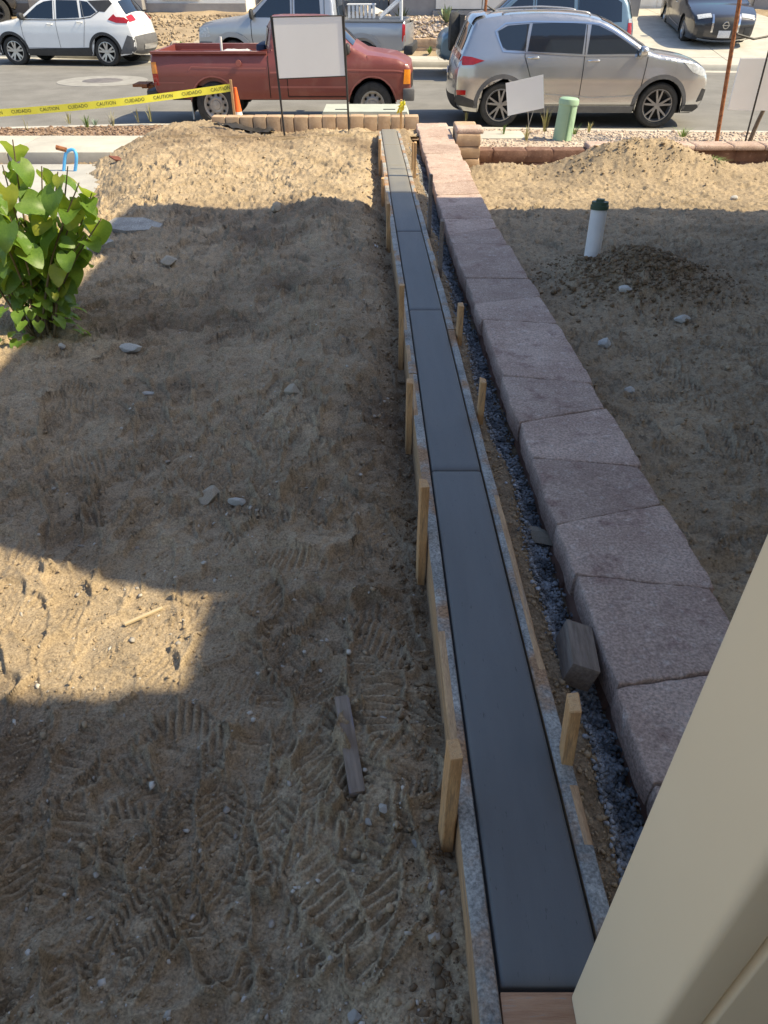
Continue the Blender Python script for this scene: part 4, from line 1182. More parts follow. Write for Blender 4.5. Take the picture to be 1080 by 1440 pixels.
class Car:
    def __init__(s, name, label, contour, W, wheels, wr, arch, belt, sill, pm, group='vehicles along the street', tumble=.30, fr=.10, rr=.07, cat='car', r=.05, smooth_it=2):
        s.root = tag(empty(name), label, cat, group)
        s.C = chaikin(contour, smooth_it); s.W = W; s.wheels = wheels; s.wr = wr; s.arch = arch; s.belt = belt; s.sill = sill
        s.pm = pm; s.tumble = tumble; s.xf = s.C[:, 0].max(); s.xr = s.C[:, 0].min(); s.fr = fr; s.rr = rr; s.r = r
    def side(s, x, z):
        x = np.asarray(x, float); z = np.asarray(z, float)
        plan = 1 - s.fr * np.clip((x - s.xf + 1.0) / 1.0, 0, 1) ** 2.4 - s.rr * np.clip((s.xr + .9 - x) / .9, 0, 1) ** 2.4
        t = (z - s.sill) / (s.belt - s.sill)
        prof = np.interp(t, [-.6, 0, .18, .45, .62, .85, 1.0], [.90, .945, .985, .995, 1.0, .985, .955])
        y = s.W * plan * prof - np.clip(z - s.belt, 0, 9) * s.tumble - .25 * np.clip(z - s.belt, 0, 9) ** 2 * s.tumble
        a, b = s.C[:-1], s.C[1:]
        p = np.stack([x.ravel(), z.ravel()], -1)
        d = np.full(len(p), 9.0)
        for i in range(len(a)):
            ab = b[i] - a[i]; L = ab @ ab + 1e-12
            k = np.clip(((p - a[i]) @ ab) / L, 0, 1)
            d = np.minimum(d, np.hypot(*(p - a[i] - k[:, None] * ab).T))
        q = np.clip(1 - d / s.r, 0, 1).reshape(x.shape)
        return y - s.r * (1 - np.sqrt(1 - q * q * .999)) * .9
    def flat(s, poly, step=.07):
        bm = bmesh.new()
        f = bm.faces.new([bm.verts.new((p[0], 0, p[1])) for p in poly])
        bmesh.ops.triangulate(bm, faces=[f], ngon_method='EAR_CLIP')
        P = np.array(poly)
        for ax, lo, hi in ((0, P[:, 0].min(), P[:, 0].max()), (2, P[:, 1].min(), P[:, 1].max())):
            k = lo + step
            while k < hi - step * .2:
                no = [0, 0, 0]; no[ax] = 1; co = [0, 0, 0]; co[ax] = k
                bmesh.ops.bisect_plane(bm, geom=bm.verts[:] + bm.edges[:] + bm.faces[:], plane_co=co, plane_no=no)
                k += step
        bm.verts.index_update()
        V = np.array([v.co[:] for v in bm.verts]); F = [[v.index for v in f.verts] for f in bm.faces]
        bm.free()
        return V[:, 0], V[:, 2], F
    def patch(s, name, poly, m, off=.004, sides=(-1, 1), step=.07, parent=None, th=.012, one=False):
        """panels lying on the flanks; one object for each side"""
        x, z, F = s.flat(poly, step)
        y = s.side(x, z) + off
        out = []
        for sd in sides:
            V = np.stack([x, sd * y, z], -1)
            mb = MB(); mb.add(V, F)
            if th:   # turned-in rim
                n = len(poly); px = np.array([p[0] for p in poly]); pz = np.array([p[1] for p in poly])
                yo = s.side(px, pz) + off
                A = [(px[i], sd * yo[i], pz[i]) for i in range(n)] + [(px[i], sd * (yo[i] - th), pz[i]) for i in range(n)]
                mb.add(A, [(i, (i + 1) % n, (i + 1) % n + n, i + n) for i in range(n)])
            out.append(mb.build(name, m, parent or s.root, smooth=35))
        return out
    def line(s, name, pts, w, m, off=.006, sides=(-1, 1), parent=None):
        """a narrow strip along a polyline on the flank"""
        P = []
        for a, b in zip(pts[:-1], pts[1:]):
            k = max(2, int(math.hypot(b[0] - a[0], b[1] - a[1]) / .06))
            for i in range(k): P.append((a[0] + (b[0] - a[0]) * i / k, a[1] + (b[1] - a[1]) * i / k))
        P.append(pts[-1]); P = np.array(P)
        d = np.gradient(P, axis=0); d /= np.linalg.norm(d, axis=1, keepdims=True) + 1e-9
        nn = np.stack([-d[:, 1], d[:, 0]], -1) * w / 2
        A, B = P + nn, P - nn
        for sd in sides:
            V = [(A[i, 0], sd * (float(s.side(A[i, 0], A[i, 1])) + off), A[i, 1]) for i in range(len(P))] + [(B[i, 0], sd * (float(s.side(B[i, 0], B[i, 1])) + off), B[i, 1]) for i in range(len(P))]
            n = len(P)
            MB().add(V, [(i, i + 1, i + 1 + n, i + n) for i in range(n - 1)]).build(name, m, parent or s.root, smooth=60)
    def crown(s, i0, i1, off=0.0):
        pass
    def sheet(s, P, t0=-1, t1=1, off=0.0, nt=15, inset=0.0):
        """surface running over the car across a stretch P of the contour"""
        d = np.gradient(P, axis=0); d /= np.linalg.norm(d, axis=1, keepdims=True) + 1e-9
        nn = np.stack([d[:, 1], -d[:, 0]], -1)
        if nn[len(nn) // 2] @ (P[len(P) // 2] - np.array([0, .6])) < 0: nn = -nn
        ye = s.side(P[:, 0], P[:, 1]) - inset
        t = np.linspace(t0, t1, nt)
        c = (.03 + .10 * np.abs(nn[:, 0]))[:, None] * (1 - np.abs(t[None]) ** 2.2) + off
        X = P[:, None, 0] + nn[:, None, 0] * c; Z = P[:, None, 1] + nn[:, None, 1] * c
        Y = ye[:, None] * t[None]
        return X, Y, Z
    def stretch(s, a, b, n=14):
        """resampled part of the contour between the points nearest a and b"""
        ia = int(np.argmin(np.hypot(*(s.C - np.array(a)).T))); ib = int(np.argmin(np.hypot(*(s.C - np.array(b)).T)))
        Q = s.C[min(ia, ib):max(ia, ib) + 1]
        L = np.concatenate([[0], np.cumsum(np.hypot(*np.diff(Q, axis=0).T))])
        u = np.linspace(0, L[-1], n)
        return np.stack([np.interp(u, L, Q[:, 0]), np.interp(u, L, Q[:, 1])], -1)
    def across(s, name, a, b, t0, t1, m, off=.006, n=14, nt=15, parent=None, inset=0.0):
        X, Y, Z = s.sheet(s.stretch(a, b, n), t0, t1, off, nt, inset)
        me = grid_mesh(name, X, Y, Z)
        return link(name, me, m, parent or s.root)
    def body(s, skip=None, name='body'):
        under = []
        for (wx) in sorted(s.wheels):
            ar = s.arch
            zc = s.wr
            a0 = math.asin(max(-1, min(1, (s.sill - zc) / ar)))
            an = np.linspace(math.pi - a0, a0, 17)
            under += [(wx + ar * math.cos(t), zc + ar * math.sin(t)) for t in an]
        C = [tuple(p) for p in s.C]
        if C[0][0] > C[-1][0]:      # front first -> end at the rear, come back along the sill
            poly = C + [(x, z) for (x, z) in under]
        else:
            poly = C + under[::-1]
        mb = MB()
        x, z, F = s.flat(poly, .042)
        y = s.side(x, z)
        for sd in (-1, 1):
            mb.add(np.stack([x, sd * y, z], -1), F)
        segs = [s.C] if skip is None else []
        if skip is not None:
            keep = [not skip(p) for p in s.C]; cur = []
            for p, k in zip(s.C, keep):
                if k: cur.append(p)
                elif len(cur) > 1: segs.append(np.array(cur)); cur = []
                else: cur = []
            if len(cur) > 1: segs.append(np.array(cur))
        for P in segs:
            X, Y, Z = s.sheet(P)
            n0, n1 = X.shape
            idx = np.arange(n0 * n1).reshape(n0, n1)
            mb.add(np.stack([X, Y, Z], -1).reshape(-1, 3), np.stack([idx[:-1, :-1], idx[:-1, 1:], idx[1:, 1:], idx[1:, :-1]], -1).reshape(-1, 4))
        me = mb.mesh(name)
        bm = bmesh.new(); bm.from_mesh(me); bmesh.ops.remove_doubles(bm, verts=bm.verts[:], dist=.0015); bmesh.ops.recalc_face_normals(bm, faces=bm.faces[:]); bm.to_mesh(me); bm.free()
        me.polygons.foreach_set('use_smooth', [True] * len(me.polygons)); me.set_sharp_from_angle(angle=R(42))
        s.b = link(name, me, s.pm, s.root)
        # floor and wheel housings
        u = MB()
        u.box((s.xr + .25, -s.W * .82, s.sill - .02), (s.xf - .25, s.W * .82, s.sill + .04))
        for wx in s.wheels:
            for sd in (-1, 1):
                an = np.linspace(-.25, math.pi + .25, 15)
                V = [(wx + (s.arch + .005) * math.cos(t), sd * (float(s.side(np.array(wx), np.array(s.wr + s.arch))) - .012), s.wr + (s.arch + .005) * math.sin(t)) for t in an] + [(wx + (s.arch + .005) * math.cos(t), sd * s.W * .45, s.wr + (s.arch + .005) * math.sin(t)) for t in an]
                n = len(an)
                u.add(V, [(i, i + 1, i + 1 + n, i + n) for i in range(n - 1)])
                u.add(V[n:], [tuple(range(n))])
        u.build('underbody', WELL, s.root)
        return s.b
    def add_wheels(s, style, rimm, tw=.22, rim_r=None, track=None, back=None):
        rim_r = rim_r or s.wr * .68
        for wx in s.wheels:
            yo = float(s.side(np.array(wx), np.array(s.wr + s.arch + .03))) - .035 if track is None else track
            for sd in (-1, 1):
                R_ = s.wr
                prof = [(rim_r, -tw * .38), (rim_r + .02, -tw / 2), (R_ - .03, -tw / 2), (R_ - .008, -tw * .42), (R_, -tw * .3), (R_, tw * .3), (R_ - .008, tw * .42), (R_ - .03, tw / 2), (rim_r + .02, tw / 2), (rim_r, tw * .40)]
                t = MB().lathe(prof, 36, 'Y').build('wheel', TYRE, s.root, smooth=40, loc=(wx, sd * (yo - tw / 2), R_))
                rm = MB()
                f = tw * .36
                o = sd * f
                rm.lathe([(rim_r + .002, o * 1.1), (rim_r - .012, o * 1.12), (rim_r - .03, o * .8), (rim_r - .04, -o * .6)], 32, 'Y')
                if style == 'steel':
                    rm.lathe([(rim_r - .03, o * .55), (rim_r - .05, o * .35), (rim_r * .62, o * .5), (rim_r * .5, o * .78), (rim_r * .34, o * .70), (rim_r * .32, o * .95), (.0, o * 1.0)], 28, 'Y')
                else:
                    n, twin, wdt = style
                    for k in range(n):
                        a = 2 * math.pi * k / n + .3
                        for e in ([-1, 1] if twin else [0]):
                            a1, a2 = a + e * .10, a + e * .22
                            c1 = np.array([math.cos(a1), math.sin(a1)]) * rim_r * .14; c2 = np.array([math.cos(a2), math.sin(a2)]) * (rim_r - .012)
                            dd = c2 - c1; nn = np.array([-dd[1], dd[0]]) / np.linalg.norm(dd) * wdt
                            q = [c1 + nn, c1 - nn, c2 - nn * .8, c2 + nn * .8]
                            V = [(p[0], o * (.95 if i < 2 else 1.05), p[1]) for i, p in enumerate(q)] + [(p[0], o * .6, p[1]) for p in q]
                            rm.add(V, [(0, 1, 2, 3), (0, 4, 5, 1), (1, 5, 6, 2), (2, 6, 7, 3), (3, 7, 4, 0)])
                    rm.lathe([(rim_r * .2, o * .6), (rim_r * .2, o * 1.0), (0, o * 1.02)], 16, 'Y')
                rm.build('rim', rimm, t, smooth=30)
                dk = MB()
                dk.lathe([(rim_r - .01, o * .15), (0, o * .15)], 24, 'Y')
                if style == 'steel':
                    for k in range(10):
                        a = 2 * math.pi * k / 10
                        dk.lathe([(.022, o * .62), (0, o * .62)], 8, 'Y', c=(math.cos(a) * rim_r * .72, 0, math.sin(a) * rim_r * .72))
                dk.build('brake', back or WELL, t)
    def mirror(s, x, z, m, sides=(-1, 1), sz=(.11, .10, .075)):
        for sd in sides:
            y = float(s.side(np.array(x), np.array(z)))
            bm = bmesh.new(); bmesh.ops.create_uvsphere(bm, u_segments=14, v_segments=10, radius=1)
            for v in bm.verts:
                c = v.co
                v.co = Vector((x + sz[0] * (abs(c.x) ** .7) * math.copysign(1, c.x) * (1.0 if c.x > 0 else .35), sd * (y + .10) + sz[1] * c.y, z + .06 + sz[2] * (abs(c.z) ** .7) * math.copysign(1, c.z)))
            me = bpy.data.meshes.new('mirror'); bm.to_mesh(me); bm.free()
            me.polygons.foreach_set('use_smooth', [True] * len(me.polygons))
            o = link('mirror', me, m, s.root)
            MB().box((x - .03, min(sd * (y - .02), sd * (y + .06)), z + .0), (x + .03, max(sd * (y - .02), sd * (y + .06)), z + .035)).build('arm', BLACKPL, o)
    def handle(s, x, z, m, L=.17):
        for sd in (-1, 1):
            y = float(s.side(np.array(x), np.array(z)))
            MB().tube(catmull([(x - L / 2, sd * (y - .01), z), (x - L / 3, sd * (y + .03), z + .004), (x + L / 3, sd * (y + .03), z + .004), (x + L / 2, sd * (y - .01), z)], 3), .013, 6).build('door_handle', m, s.root, smooth=60)
    def ring(s, name, m, w=.06, off=.008, z0=None):
        for wx in s.wheels:
            an = np.linspace(-.10, math.pi + .10, 25)
            a = s.arch
            poly = [(wx + a * math.cos(t), s.wr + a * math.sin(t)) for t in an] + [(wx + (a + w) * math.cos(t), s.wr + (a + w) * math.sin(t)) for t in an[::-1]]
            s.patch(name, poly, m, off, step=.12, th=.02)
    def warp(s, x0, k):
        for o in s.root.children:
            if o.type != 'MESH' or o.location.length > 1e-6: continue
            co = np.empty(len(o.data.vertices) * 3, np.float32); o.data.vertices.foreach_get('co', co); co = co.reshape(-1, 3)
            x = co[:, 0]
            co[:, 0] = np.where(x > x0, x0 + (x - x0) * k, x) if x0 > 0 else np.where(x < x0, x0 + (x - x0) * k, x)
            o.data.vertices.foreach_set('co', co.ravel()); o.data.update()
    def place(s, x, y, z=0, rz=0):
        s.root.location = (x, y, z); s.root.rotation_euler = (0, 0, rz)

# ---- silver SUV
SILVER = paint('silver_paint', (.47, .475, .485), metal=.8, rough=.24, coat=1.0)
c = [(2.06, .24), (2.18, .30), (2.25, .46), (2.26, .62), (2.20, .78), (2.08, .90), (1.75, 1.00), (1.35, 1.06), (1.08, 1.10), (.62, 1.36), (.28, 1.53), (-.05, 1.605), (-.6, 1.645), (-1.2, 1.63), (-1.74, 1.57), (-1.86, 1.50), (-2.02, 1.22), (-2.14, 1.04), (-2.21, .90), (-2.25, .70), (-2.25, .46), (-2.18, .32), (-2.06, .26)]
suv = Car('silver_suv', 'silver SUV parked facing right at the near kerb', c, .93, (-1.335, 1.335), .345, .40, 1.05, .24, SILVER, cat='suv', tumble=.34, fr=.13, rr=.09)
suv.body()
suv.patch('side_window', [(.93, 1.10), (.42, 1.38), (.18, 1.475), (.06, 1.49), (.02, 1.09)], GLASS)
suv.patch('side_window', [(-.06, 1.095), (-.03, 1.495), (-.35, 1.515), (-.90, 1.505), (-.96, 1.13)], GLASS)
suv.patch('side_window', [(-1.01, 1.135), (-.95, 1.50), (-1.30, 1.475), (-1.46, 1.40), (-1.40, 1.20), (-1.30, 1.15)], GLASS)
suv.line('window_trim', [(1.0, 1.075), (.02, 1.07), (-.96, 1.11), (-1.36, 1.13), (-1.50, 1.40), (-1.34, 1.505), (-.9, 1.53), (-.1, 1.52), (.2, 1.50), (.45, 1.40), (1.0, 1.085)], .022, CHROME)
for pts in ([(1.02, 1.06), (.98, .62), (.92, .36)], [(-.01, 1.49), (-.02, 1.0), (-.03, .36)], [(-.98, 1.49), (-1.0, 1.06), (-.88, .76), (-.80, .5), (-.74, .36)], [(.92, .355), (-.74, .355)]):
    suv.line('door_seam', pts, .011, SEAM)
suv.line('crease', [(.9, .50), (.2, .47), (-.6, .52)], .02, mat('silver_shade', (.42, .43, .45), metal=.6, rough=.35))
suv.ring('arch_cladding', GREYPL, .065)
suv.patch('sill_cladding', [(.92, .235), (.92, .335), (-.92, .335), (-.92, .235)], GREYPL, .01)
suv.patch('rear_bumper_cladding', [(-1.76, .30), (-2.16, .34), (-2.25, .40), (-2.24, .52), (-1.80, .42)], BLACKPL, .006)
suv.patch('front_bumper_cladding', [(1.76, .26), (2.04, .25), (2.16, .31), (2.10, .36), (1.76, .36)], BLACKPL, .006)
suv.patch('tail_lamp', [(-1.66, 1.0), (-1.86, .94), (-2.10, .93), (-2.17, .98), (-2.10, 1.06), (-1.9, 1.05)], REDL, .008)
suv.patch('rear_reflector', [(-2.0, .50), (-2.2, .50), (-2.22, .57), (-2.0, .57)], REDL, .012)
suv.patch('head_lamp', [(1.62, .985), (1.80, .84), (2.05, .78), (2.16, .80), (2.06, .885), (1.80, .965)], CLEARL, .008)
suv.patch('fog_lamp', [(2.06, .40), (2.2, .42), (2.23, .58), (2.14, .60)], BLACKPL, .01)
suv.across('windshield', (1.02, 1.12), (.24, 1.54), -.86, .86, GLASS)
suv.across('rear_window', (-1.90, 1.46), (-2.10, 1.10), -.86, .86, GLASS, off=.010)
suv.across('tail_light_bar', (-2.13, 1.06), (-2.16, .99), -.95, .95, REDL, off=.012)
suv.across('licence_plate', (-2.245, .82), (-2.25, .70), -.18, .18, PLATE, off=.014)
suv.across('rear_valance', (-2.25, .52), (-2.12, .29), -.95, .95, BLACKPL, off=.008)
suv.across('grille', (2.24, .72), (2.26, .52), -.55, .55, BLACKPL, off=.01)
suv.across('spoiler', (-1.62, 1.585), (-1.88, 1.46), -.88, .88, SILVER, off=.03)
for sd in (-1, 1):
    MB().tube(catmull([(.05, sd * .58, 1.60), (-.05, sd * .59, 1.655), (-.6, sd * .60, 1.685), (-1.25, sd * .58, 1.66), (-1.4, sd * .57, 1.62)], 4), .014, 6).build('roof_rail', ALLOY, suv.root, smooth=60)
MB().tube([(-1.45, 0, 1.64), (-1.6, 0, 1.72)], [.02, .008], 6).build('antenna', BLACKPL, suv.root)
for x in (.14, -.86): suv.handle(x, 1.0 if x > 0 else 1.04, CHROME, .2)
suv.mirror(.88, 1.08, SILVER)
suv.add_wheels((5, True, .017), mat('machined_alloy', (.34, .34, .35), (.26, .26, .27), scale=9, rough=.35, metal=.8), .235, .245)
suv.warp(1.80, .72); suv.warp(-1.80, .72)
suv.place(3.22, 14.2, 0, -R(1))
suv.root.scale = (.965, .97, .955)

# ---- red pickup
REDP = paint('maroon_paint', (.20, .052, .044), rough=.45, coat=.3, dirt=(.26, .11, .09))
c = [(2.12, .40), (2.20, .45), (2.21, .60), (2.20, .84), (2.12, .90), (1.55, 1.00), (1.05, 1.04), (.58, 1.40), (.46, 1.475), (.2, 1.50), (-.25, 1.495), (-.38, 1.44), (-.445, 1.12), (-.45, 1.075), (-.48, 1.07), (-1.4, 1.07), (-2.36, 1.07), (-2.40, 1.06), (-2.43, .9), (-2.42, .55), (-2.36, .50)]
tk = Car('red_pickup', 'faded maroon pickup truck parked facing right at the near kerb', c, .83, (-1.42, 1.27), .335, .40, .98, .42, REDP, cat='pickup', tumble=.22, fr=.05, rr=.02, r=.035, smooth_it=1)
tk.body(skip=lambda p: p[1] > 1.02 and p[0] < -.465)
# bed
bd = MB()
for sd in (-1, 1):
    bd.box((-2.38, sd * .70 - .035, .62), (-.49, sd * .70 + .035, 1.06)); bd.box((-2.40, sd * .755 - .065, 1.05), (-.48, sd * .755 + .065, 1.083))
bd.box((-2.36, -.7, .60), (-.49, .7, .64)); bd.box((-.54, -.72, .62), (-.48, .72, 1.07)); bd.box((-2.41, -.72, .60), (-2.35, .72, 1.07))
bd.box((-2.25, .60, .86), (-.7, .665, 1.0)); bd.box((-2.25, .62, .68), (-.7, .665, .76))
bd.build('bed', REDP, tk.root)
tk.patch('side_window', [(.92, 1.08), (.56, 1.36), (.44, 1.42), (-.08, 1.43), (-.09, 1.06)], GLASS)
tk.across('windshield', (1.02, 1.08), (.63, 1.39), -.88, .88, GLASS)
tk.across('rear_window', (-.40, 1.38), (-.435, 1.15), -.8, .8, GLASS, off=.01)
for pts in ([(.84, 1.06), (.84, .46)], [(-.16, 1.42), (-.16, .46)], [(.84, .46), (-.16, .46)], [(-.465, 1.07), (-.465, .44)]):
    tk.line('door_seam', pts, .013, SEAM)
LR = mat('maroon_highlight', (.33, .11, .095), rough=.4)
tk.line('body_crease', [(2.1, .80), (1.62, .83), (.9, .84), (-.44, .80)], .022, LR)
tk.line('body_crease', [(-.50, .86), (-1.0, .86), (-1.75, .88), (-1.80, .83)], .014, LR)
tk.line('body_crease', [(.84, .60), (-.44, .60)], .03, LR)
tk.line('body_crease', [(-1.9, .66), (-2.41, .66)], .016, LR)
tk.line('arch_lip', [(1.27 + .415 * math.cos(t), .335 + .415 * math.sin(t)) for t in np.linspace(.12, 3.02, 14)], .022, LR)
tk.line('arch_lip', [(-1.42 + .415 * math.cos(t), .335 + .415 * math.sin(t)) for t in np.linspace(.12, 3.02, 14)], .022, LR)
tk.patch('front_indicator', [(1.93, .64), (2.19, .64), (2.19, .84), (1.96, .84)], AMBER, .012)
tk.patch('tail_lamp', [(-2.33, .62), (-2.42, .62), (-2.42, .78), (-2.33, .78)], REDL, .010)
tk.patch('rear_indicator', [(-2.33, .785), (-2.42, .785), (-2.415, .94), (-2.33, .94)], AMBER, .010)
tk.across('grille', (2.205, .82), (2.21, .60), -.92, .92, BLACKPL, off=.012)
fb = MB().box((1.92, -.84, .40), (2.36, .84, .58), bev=.04); fb.build('front_bumper', GREYPL, tk.root, smooth=40)
rb = MB().box((-2.60, -.72, .40), (-2.40, .72, .54), bev=.03); rb.build('rear_bumper', BLACKPL, tk.root, smooth=40)
hk = MB().box((-2.78, -.05, .42), (-2.55, .05, .48)).box((-2.85, -.12, .50), (-2.6, .12, .56)).box((-2.95, -.3, .54), (-2.7, .1, .58)); hk.build('tow_hitch', RUST, tk.root)
tk.handle(.02, .93, CHROME, .14)
MB().tube([(-1.85, -.62, .42), (-1.85, -.70, .12)], .018, 6).build('tail_pipe', WIRE, tk.root)
tk.mirror(.86, 1.06, BLACKPL, sz=(.05, .08, .08))
MB().tube([(-.95, -.86, .93), (-.95, -.83, .93)], .045, 12).build('fuel_cap', LR, tk.root)
tk.add_wheels('steel', STEELRIM, .2, .205)
tk.warp(1.68, .45)
tk.place(-1.40, 14.1, 0, 0); tk.root.scale = (.955, 1, 1)
# cargo lying in the bed
cg = tag(empty('bed_cargo', (-2.45, 14.2, .64)), 'pale lumpy bundle lying in the red pickup bed', 'cargo')
rnd = random.Random(12)
for k in range(3):
    xs = np.linspace(-.32, .32, 12)[None]; yv = np.linspace(-.28, .28, 10)[:, None]
    X = xs + 0 * yv + (k - 1) * .02; Y = yv + 0 * xs
    Z = .14 + k * .12 + .14 * fbm(X * 2, Y * 2 + k, 3, 2, 900 + k) - .25 * ((X / .5) ** 4 + (Y / .4) ** 4)
    link('sheet', grid_mesh('sheet', X, Y, Z), mat('cargo_sheet', (.45, .45, .45), (.62, .62, .62), scale=8, rough=.8), cg)
cb = tag(MB().box((-2.1, 13.85, .64), (-1.95, 14.6, 1.14), bev=.04).box((-1.94, 13.9, .64), (-1.83, 14.5, 1.05), bev=.03).build('tool_box', mat('navy_plastic', (.02, .03, .07), (.03, .04, .09), scale=6, rough=.6), smooth=40), 'navy box behind the cab in the red pickup bed', 'box')
tag(MB().tube([(-2.62, 13.55, .66), (-2.60, 13.55, 1.26)], .02, 8).build('white_pole', PVC), 'short white pole standing in the red pickup bed', 'pole')

# ---- white crossover across the street
WHITEP = paint('white_paint', (.78, .78, .77), rough=.3)
c = [(1.95, .26), (2.08, .34), (2.12, .52), (2.10, .72), (1.98, .86), (1.6, .97), (1.0, 1.05), (.55, 1.35), (.25, 1.52), (-.1, 1.58), (-.7, 1.60), (-1.3, 1.56), (-1.64, 1.50), (-1.74, 1.42), (-1.90, 1.18), (-2.02, 1.08), (-2.08, .95), (-2.12, .74), (-2.16, .60), (-2.14, .38), (-2.02, .30)]
ks = Car('white_crossover', 'white crossover with black roof parked facing left across the street', c, .88, (-1.31, 1.31), .335, .385, 1.04, .25, WHITEP, cat='suv', tumble=.34, fr=.12, rr=.10)
ks.body()
ks.patch('side_window', [(.84, 1.08), (.42, 1.36), (.22, 1.44), (-.02, 1.47), (.0, 1.07)], GLASS)
ks.patch('side_window', [(-.10, 1.075), (-.12, 1.475), (-.7, 1.47), (-.74, 1.10)], GLASS)
ks.patch('side_window', [(-.80, 1.11), (-.77, 1.465), (-.98, 1.44), (-1.22, 1.22), (-1.05, 1.14)], GLASS)
ks.line('window_trim', [(.95, 1.05), (0, 1.045), (-.75, 1.07), (-1.06, 1.11), (-1.3, 1.24)], .02, BLACKPL)
ks.across('roof_panel', (.26, 1.53), (-1.62, 1.51), -.985, .985, BLACKPL, off=.004, n=22)
ks.patch('floating_pillar', [(-1.0, 1.46), (-1.25, 1.24), (-1.45, 1.22), (-1.66, 1.40), (-1.58, 1.48)], BLACKPL, .005)
ks.across('windshield', (.98, 1.08), (.28, 1.51), -.88, .88, GLASS)
ks.across('rear_window', (-1.72, 1.43), (-1.95, 1.13), -.88, .88, GLASS, off=.01)
for pts in ([(.93, 1.04), (.93, .7), (.88, .4)], [(-.06, 1.46), (-.06, .4)], [(-.80, 1.46), (-.88, 1.0), (-.80, .72), (-.72, .45)], [(.88, .42), (-.74, .42)]):
    ks.line('door_seam', pts, .012, mat('white_gap', (.25, .25, .25), rough=.9))
ks.ring('arch_cladding', BLACKPL, .07)
ks.patch('sill_cladding', [(.9, .245), (.9, .40), (-.9, .44), (-.9, .245)], BLACKPL, .01)
ks.patch('rear_bumper_cladding', [(-1.70, .30), (-2.02, .30), (-2.15, .40), (-2.15, .66), (-1.98, .72), (-1.86, .52)], GREYPL, .008)
ks.across('rear_bumper', (-2.15, .68), (-2.06, .33), -1, 1, GREYPL, off=.012)
ks.across('skid_plate', (-2.155, .52), (-2.14, .40), -.6, .6, ALLOY, off=.03)
ks.across('licence_plate', (-2.09, .90), (-2.115, .78), -.2, .2, PLATE, off=.012)
ks.patch('tail_lamp', [(-1.52, 1.06), (-1.74, .99), (-2.02, .98), (-2.06, 1.04), (-1.96, 1.11), (-1.74, 1.12), (-1.68, 1.18)], REDL, .01)
ks.across('tail_lamp', (-1.98, 1.11), (-2.06, .99), -1, -.62, REDL, off=.012)
ks.across('tail_lamp', (-1.98, 1.11), (-2.06, .99), .62, 1, REDL, off=.012)
ks.patch('head_lamp', [(1.62, .94), (1.8, .82), (2.06, .78), (2.04, .86), (1.85, .92)], CLEARL, .01)
for x in (.12, -.72): ks.handle(x, .95 if x > 0 else 1.0, WHITEP)
ks.mirror(.82, 1.07, BLACKPL)
ks.add_wheels((5, True, .026), ALLOY, .225, .235)
ks.place(-8.68, 23.72, 0, math.pi - R(7))

# ---- silver-grey crew pickup across the street
GREYSIL = paint('grey_silver_paint', (.42, .43, .45), metal=.55, rough=.34)
c = [(2.34, .42), (2.46, .50), (2.47, .70), (2.44, .92), (2.36, 1.02), (1.9, 1.12), (1.25, 1.17), (.78, 1.52), (.55, 1.70), (.3, 1.76), (-.3, 1.775), (-.72, 1.74), (-.86, 1.66), (-.92, 1.2), (-.93, 1.15), (-.96, 1.145), (-1.8, 1.145), (-2.58, 1.145), (-2.62, 1.13), (-2.64, .95), (-2.63, .62), (-2.58, .55)]
fp = Car('silver_pickup', 'silver grey four door pickup parked facing left across the street', c, .92, (-1.6, 1.6), .37, .44, 1.10, .45, GREYSIL, cat='pickup', tumble=.26, fr=.10, rr=.02, r=.045, smooth_it=1)
fp.body(skip=lambda p: p[1] > 1.10 and p[0] < -.945)
bd = MB()
for sd in (-1, 1):
    bd.box((-2.6, sd * .77 - .035, .66), (-.98, sd * .77 + .035, 1.135)); bd.box((-2.6, sd * .83 - .07, 1.125), (-.96, sd * .83 + .07, 1.158))
bd.box((-2.58, -.77, .64), (-.98, .77, .68)); bd.box((-1.02, -.78, .66), (-.96, .78, 1.145)); bd.box((-2.62, -.79, .64), (-2.56, .79, 1.145))
bd.build('bed', GREYSIL, fp.root)
fp.patch('side_window', [(1.06, 1.20), (.66, 1.56), (.52, 1.65), (.14, 1.665), (.13, 1.19)], GLASS)
fp.patch('side_window', [(.02, 1.19), (.03, 1.665), (-.56, 1.66), (-.60, 1.20)], GLASS)
fp.across('windshield', (1.2, 1.20), (.6, 1.67), -.88, .88, GLASS)
fp.across('rear_window', (-.87, 1.6), (-.91, 1.25), -.8, .8, GLASS, off=.01)
for pts in ([(1.10, 1.17), (1.10, .8), (1.05, .5)], [(.08, 1.66), (.08, .48)], [(-.68, 1.66), (-.70, 1.0), (-.76, .48)], [(1.05, .48), (-.76, .48)], [(-.945, 1.14), (-.945, .47)]):
    fp.line('door_seam', pts, .014, SEAM)
fp.ring('fender_flare', mat('flare_paint', (.36, .37, .39), metal=.4, rough=.4), .10, off=.05)
fp.patch('tail_lamp', [(-2.56, .74), (-2.635, .74), (-2.63, 1.08), (-2.56, 1.08)], REDL, .01)
fp.patch('head_lamp', [(2.14, .80), (2.43, .78), (2.42, .98), (2.2, 1.0)], CLEARL, .01)
fp.patch('front_bumper_cladding', [(2.10, .43), (2.34, .44), (2.46, .52), (2.46, .70), (2.12, .70)], GREYPL, .02)
MB().box((-2.82, -.88, .46), (-2.60, .88, .66), bev=.04).build('rear_bumper', BLACKPL, fp.root, smooth=40)
for x in (.26, -.48): fp.handle(x, 1.05, BLACKPL)
fp.mirror(1.04, 1.2, BLACKPL, sz=(.07, .11, .11))
fp.add_wheels((6, False, .04), STEELRIM, .25, .24)
fp.place(-2.02, 21.5, 0, math.pi - R(6))
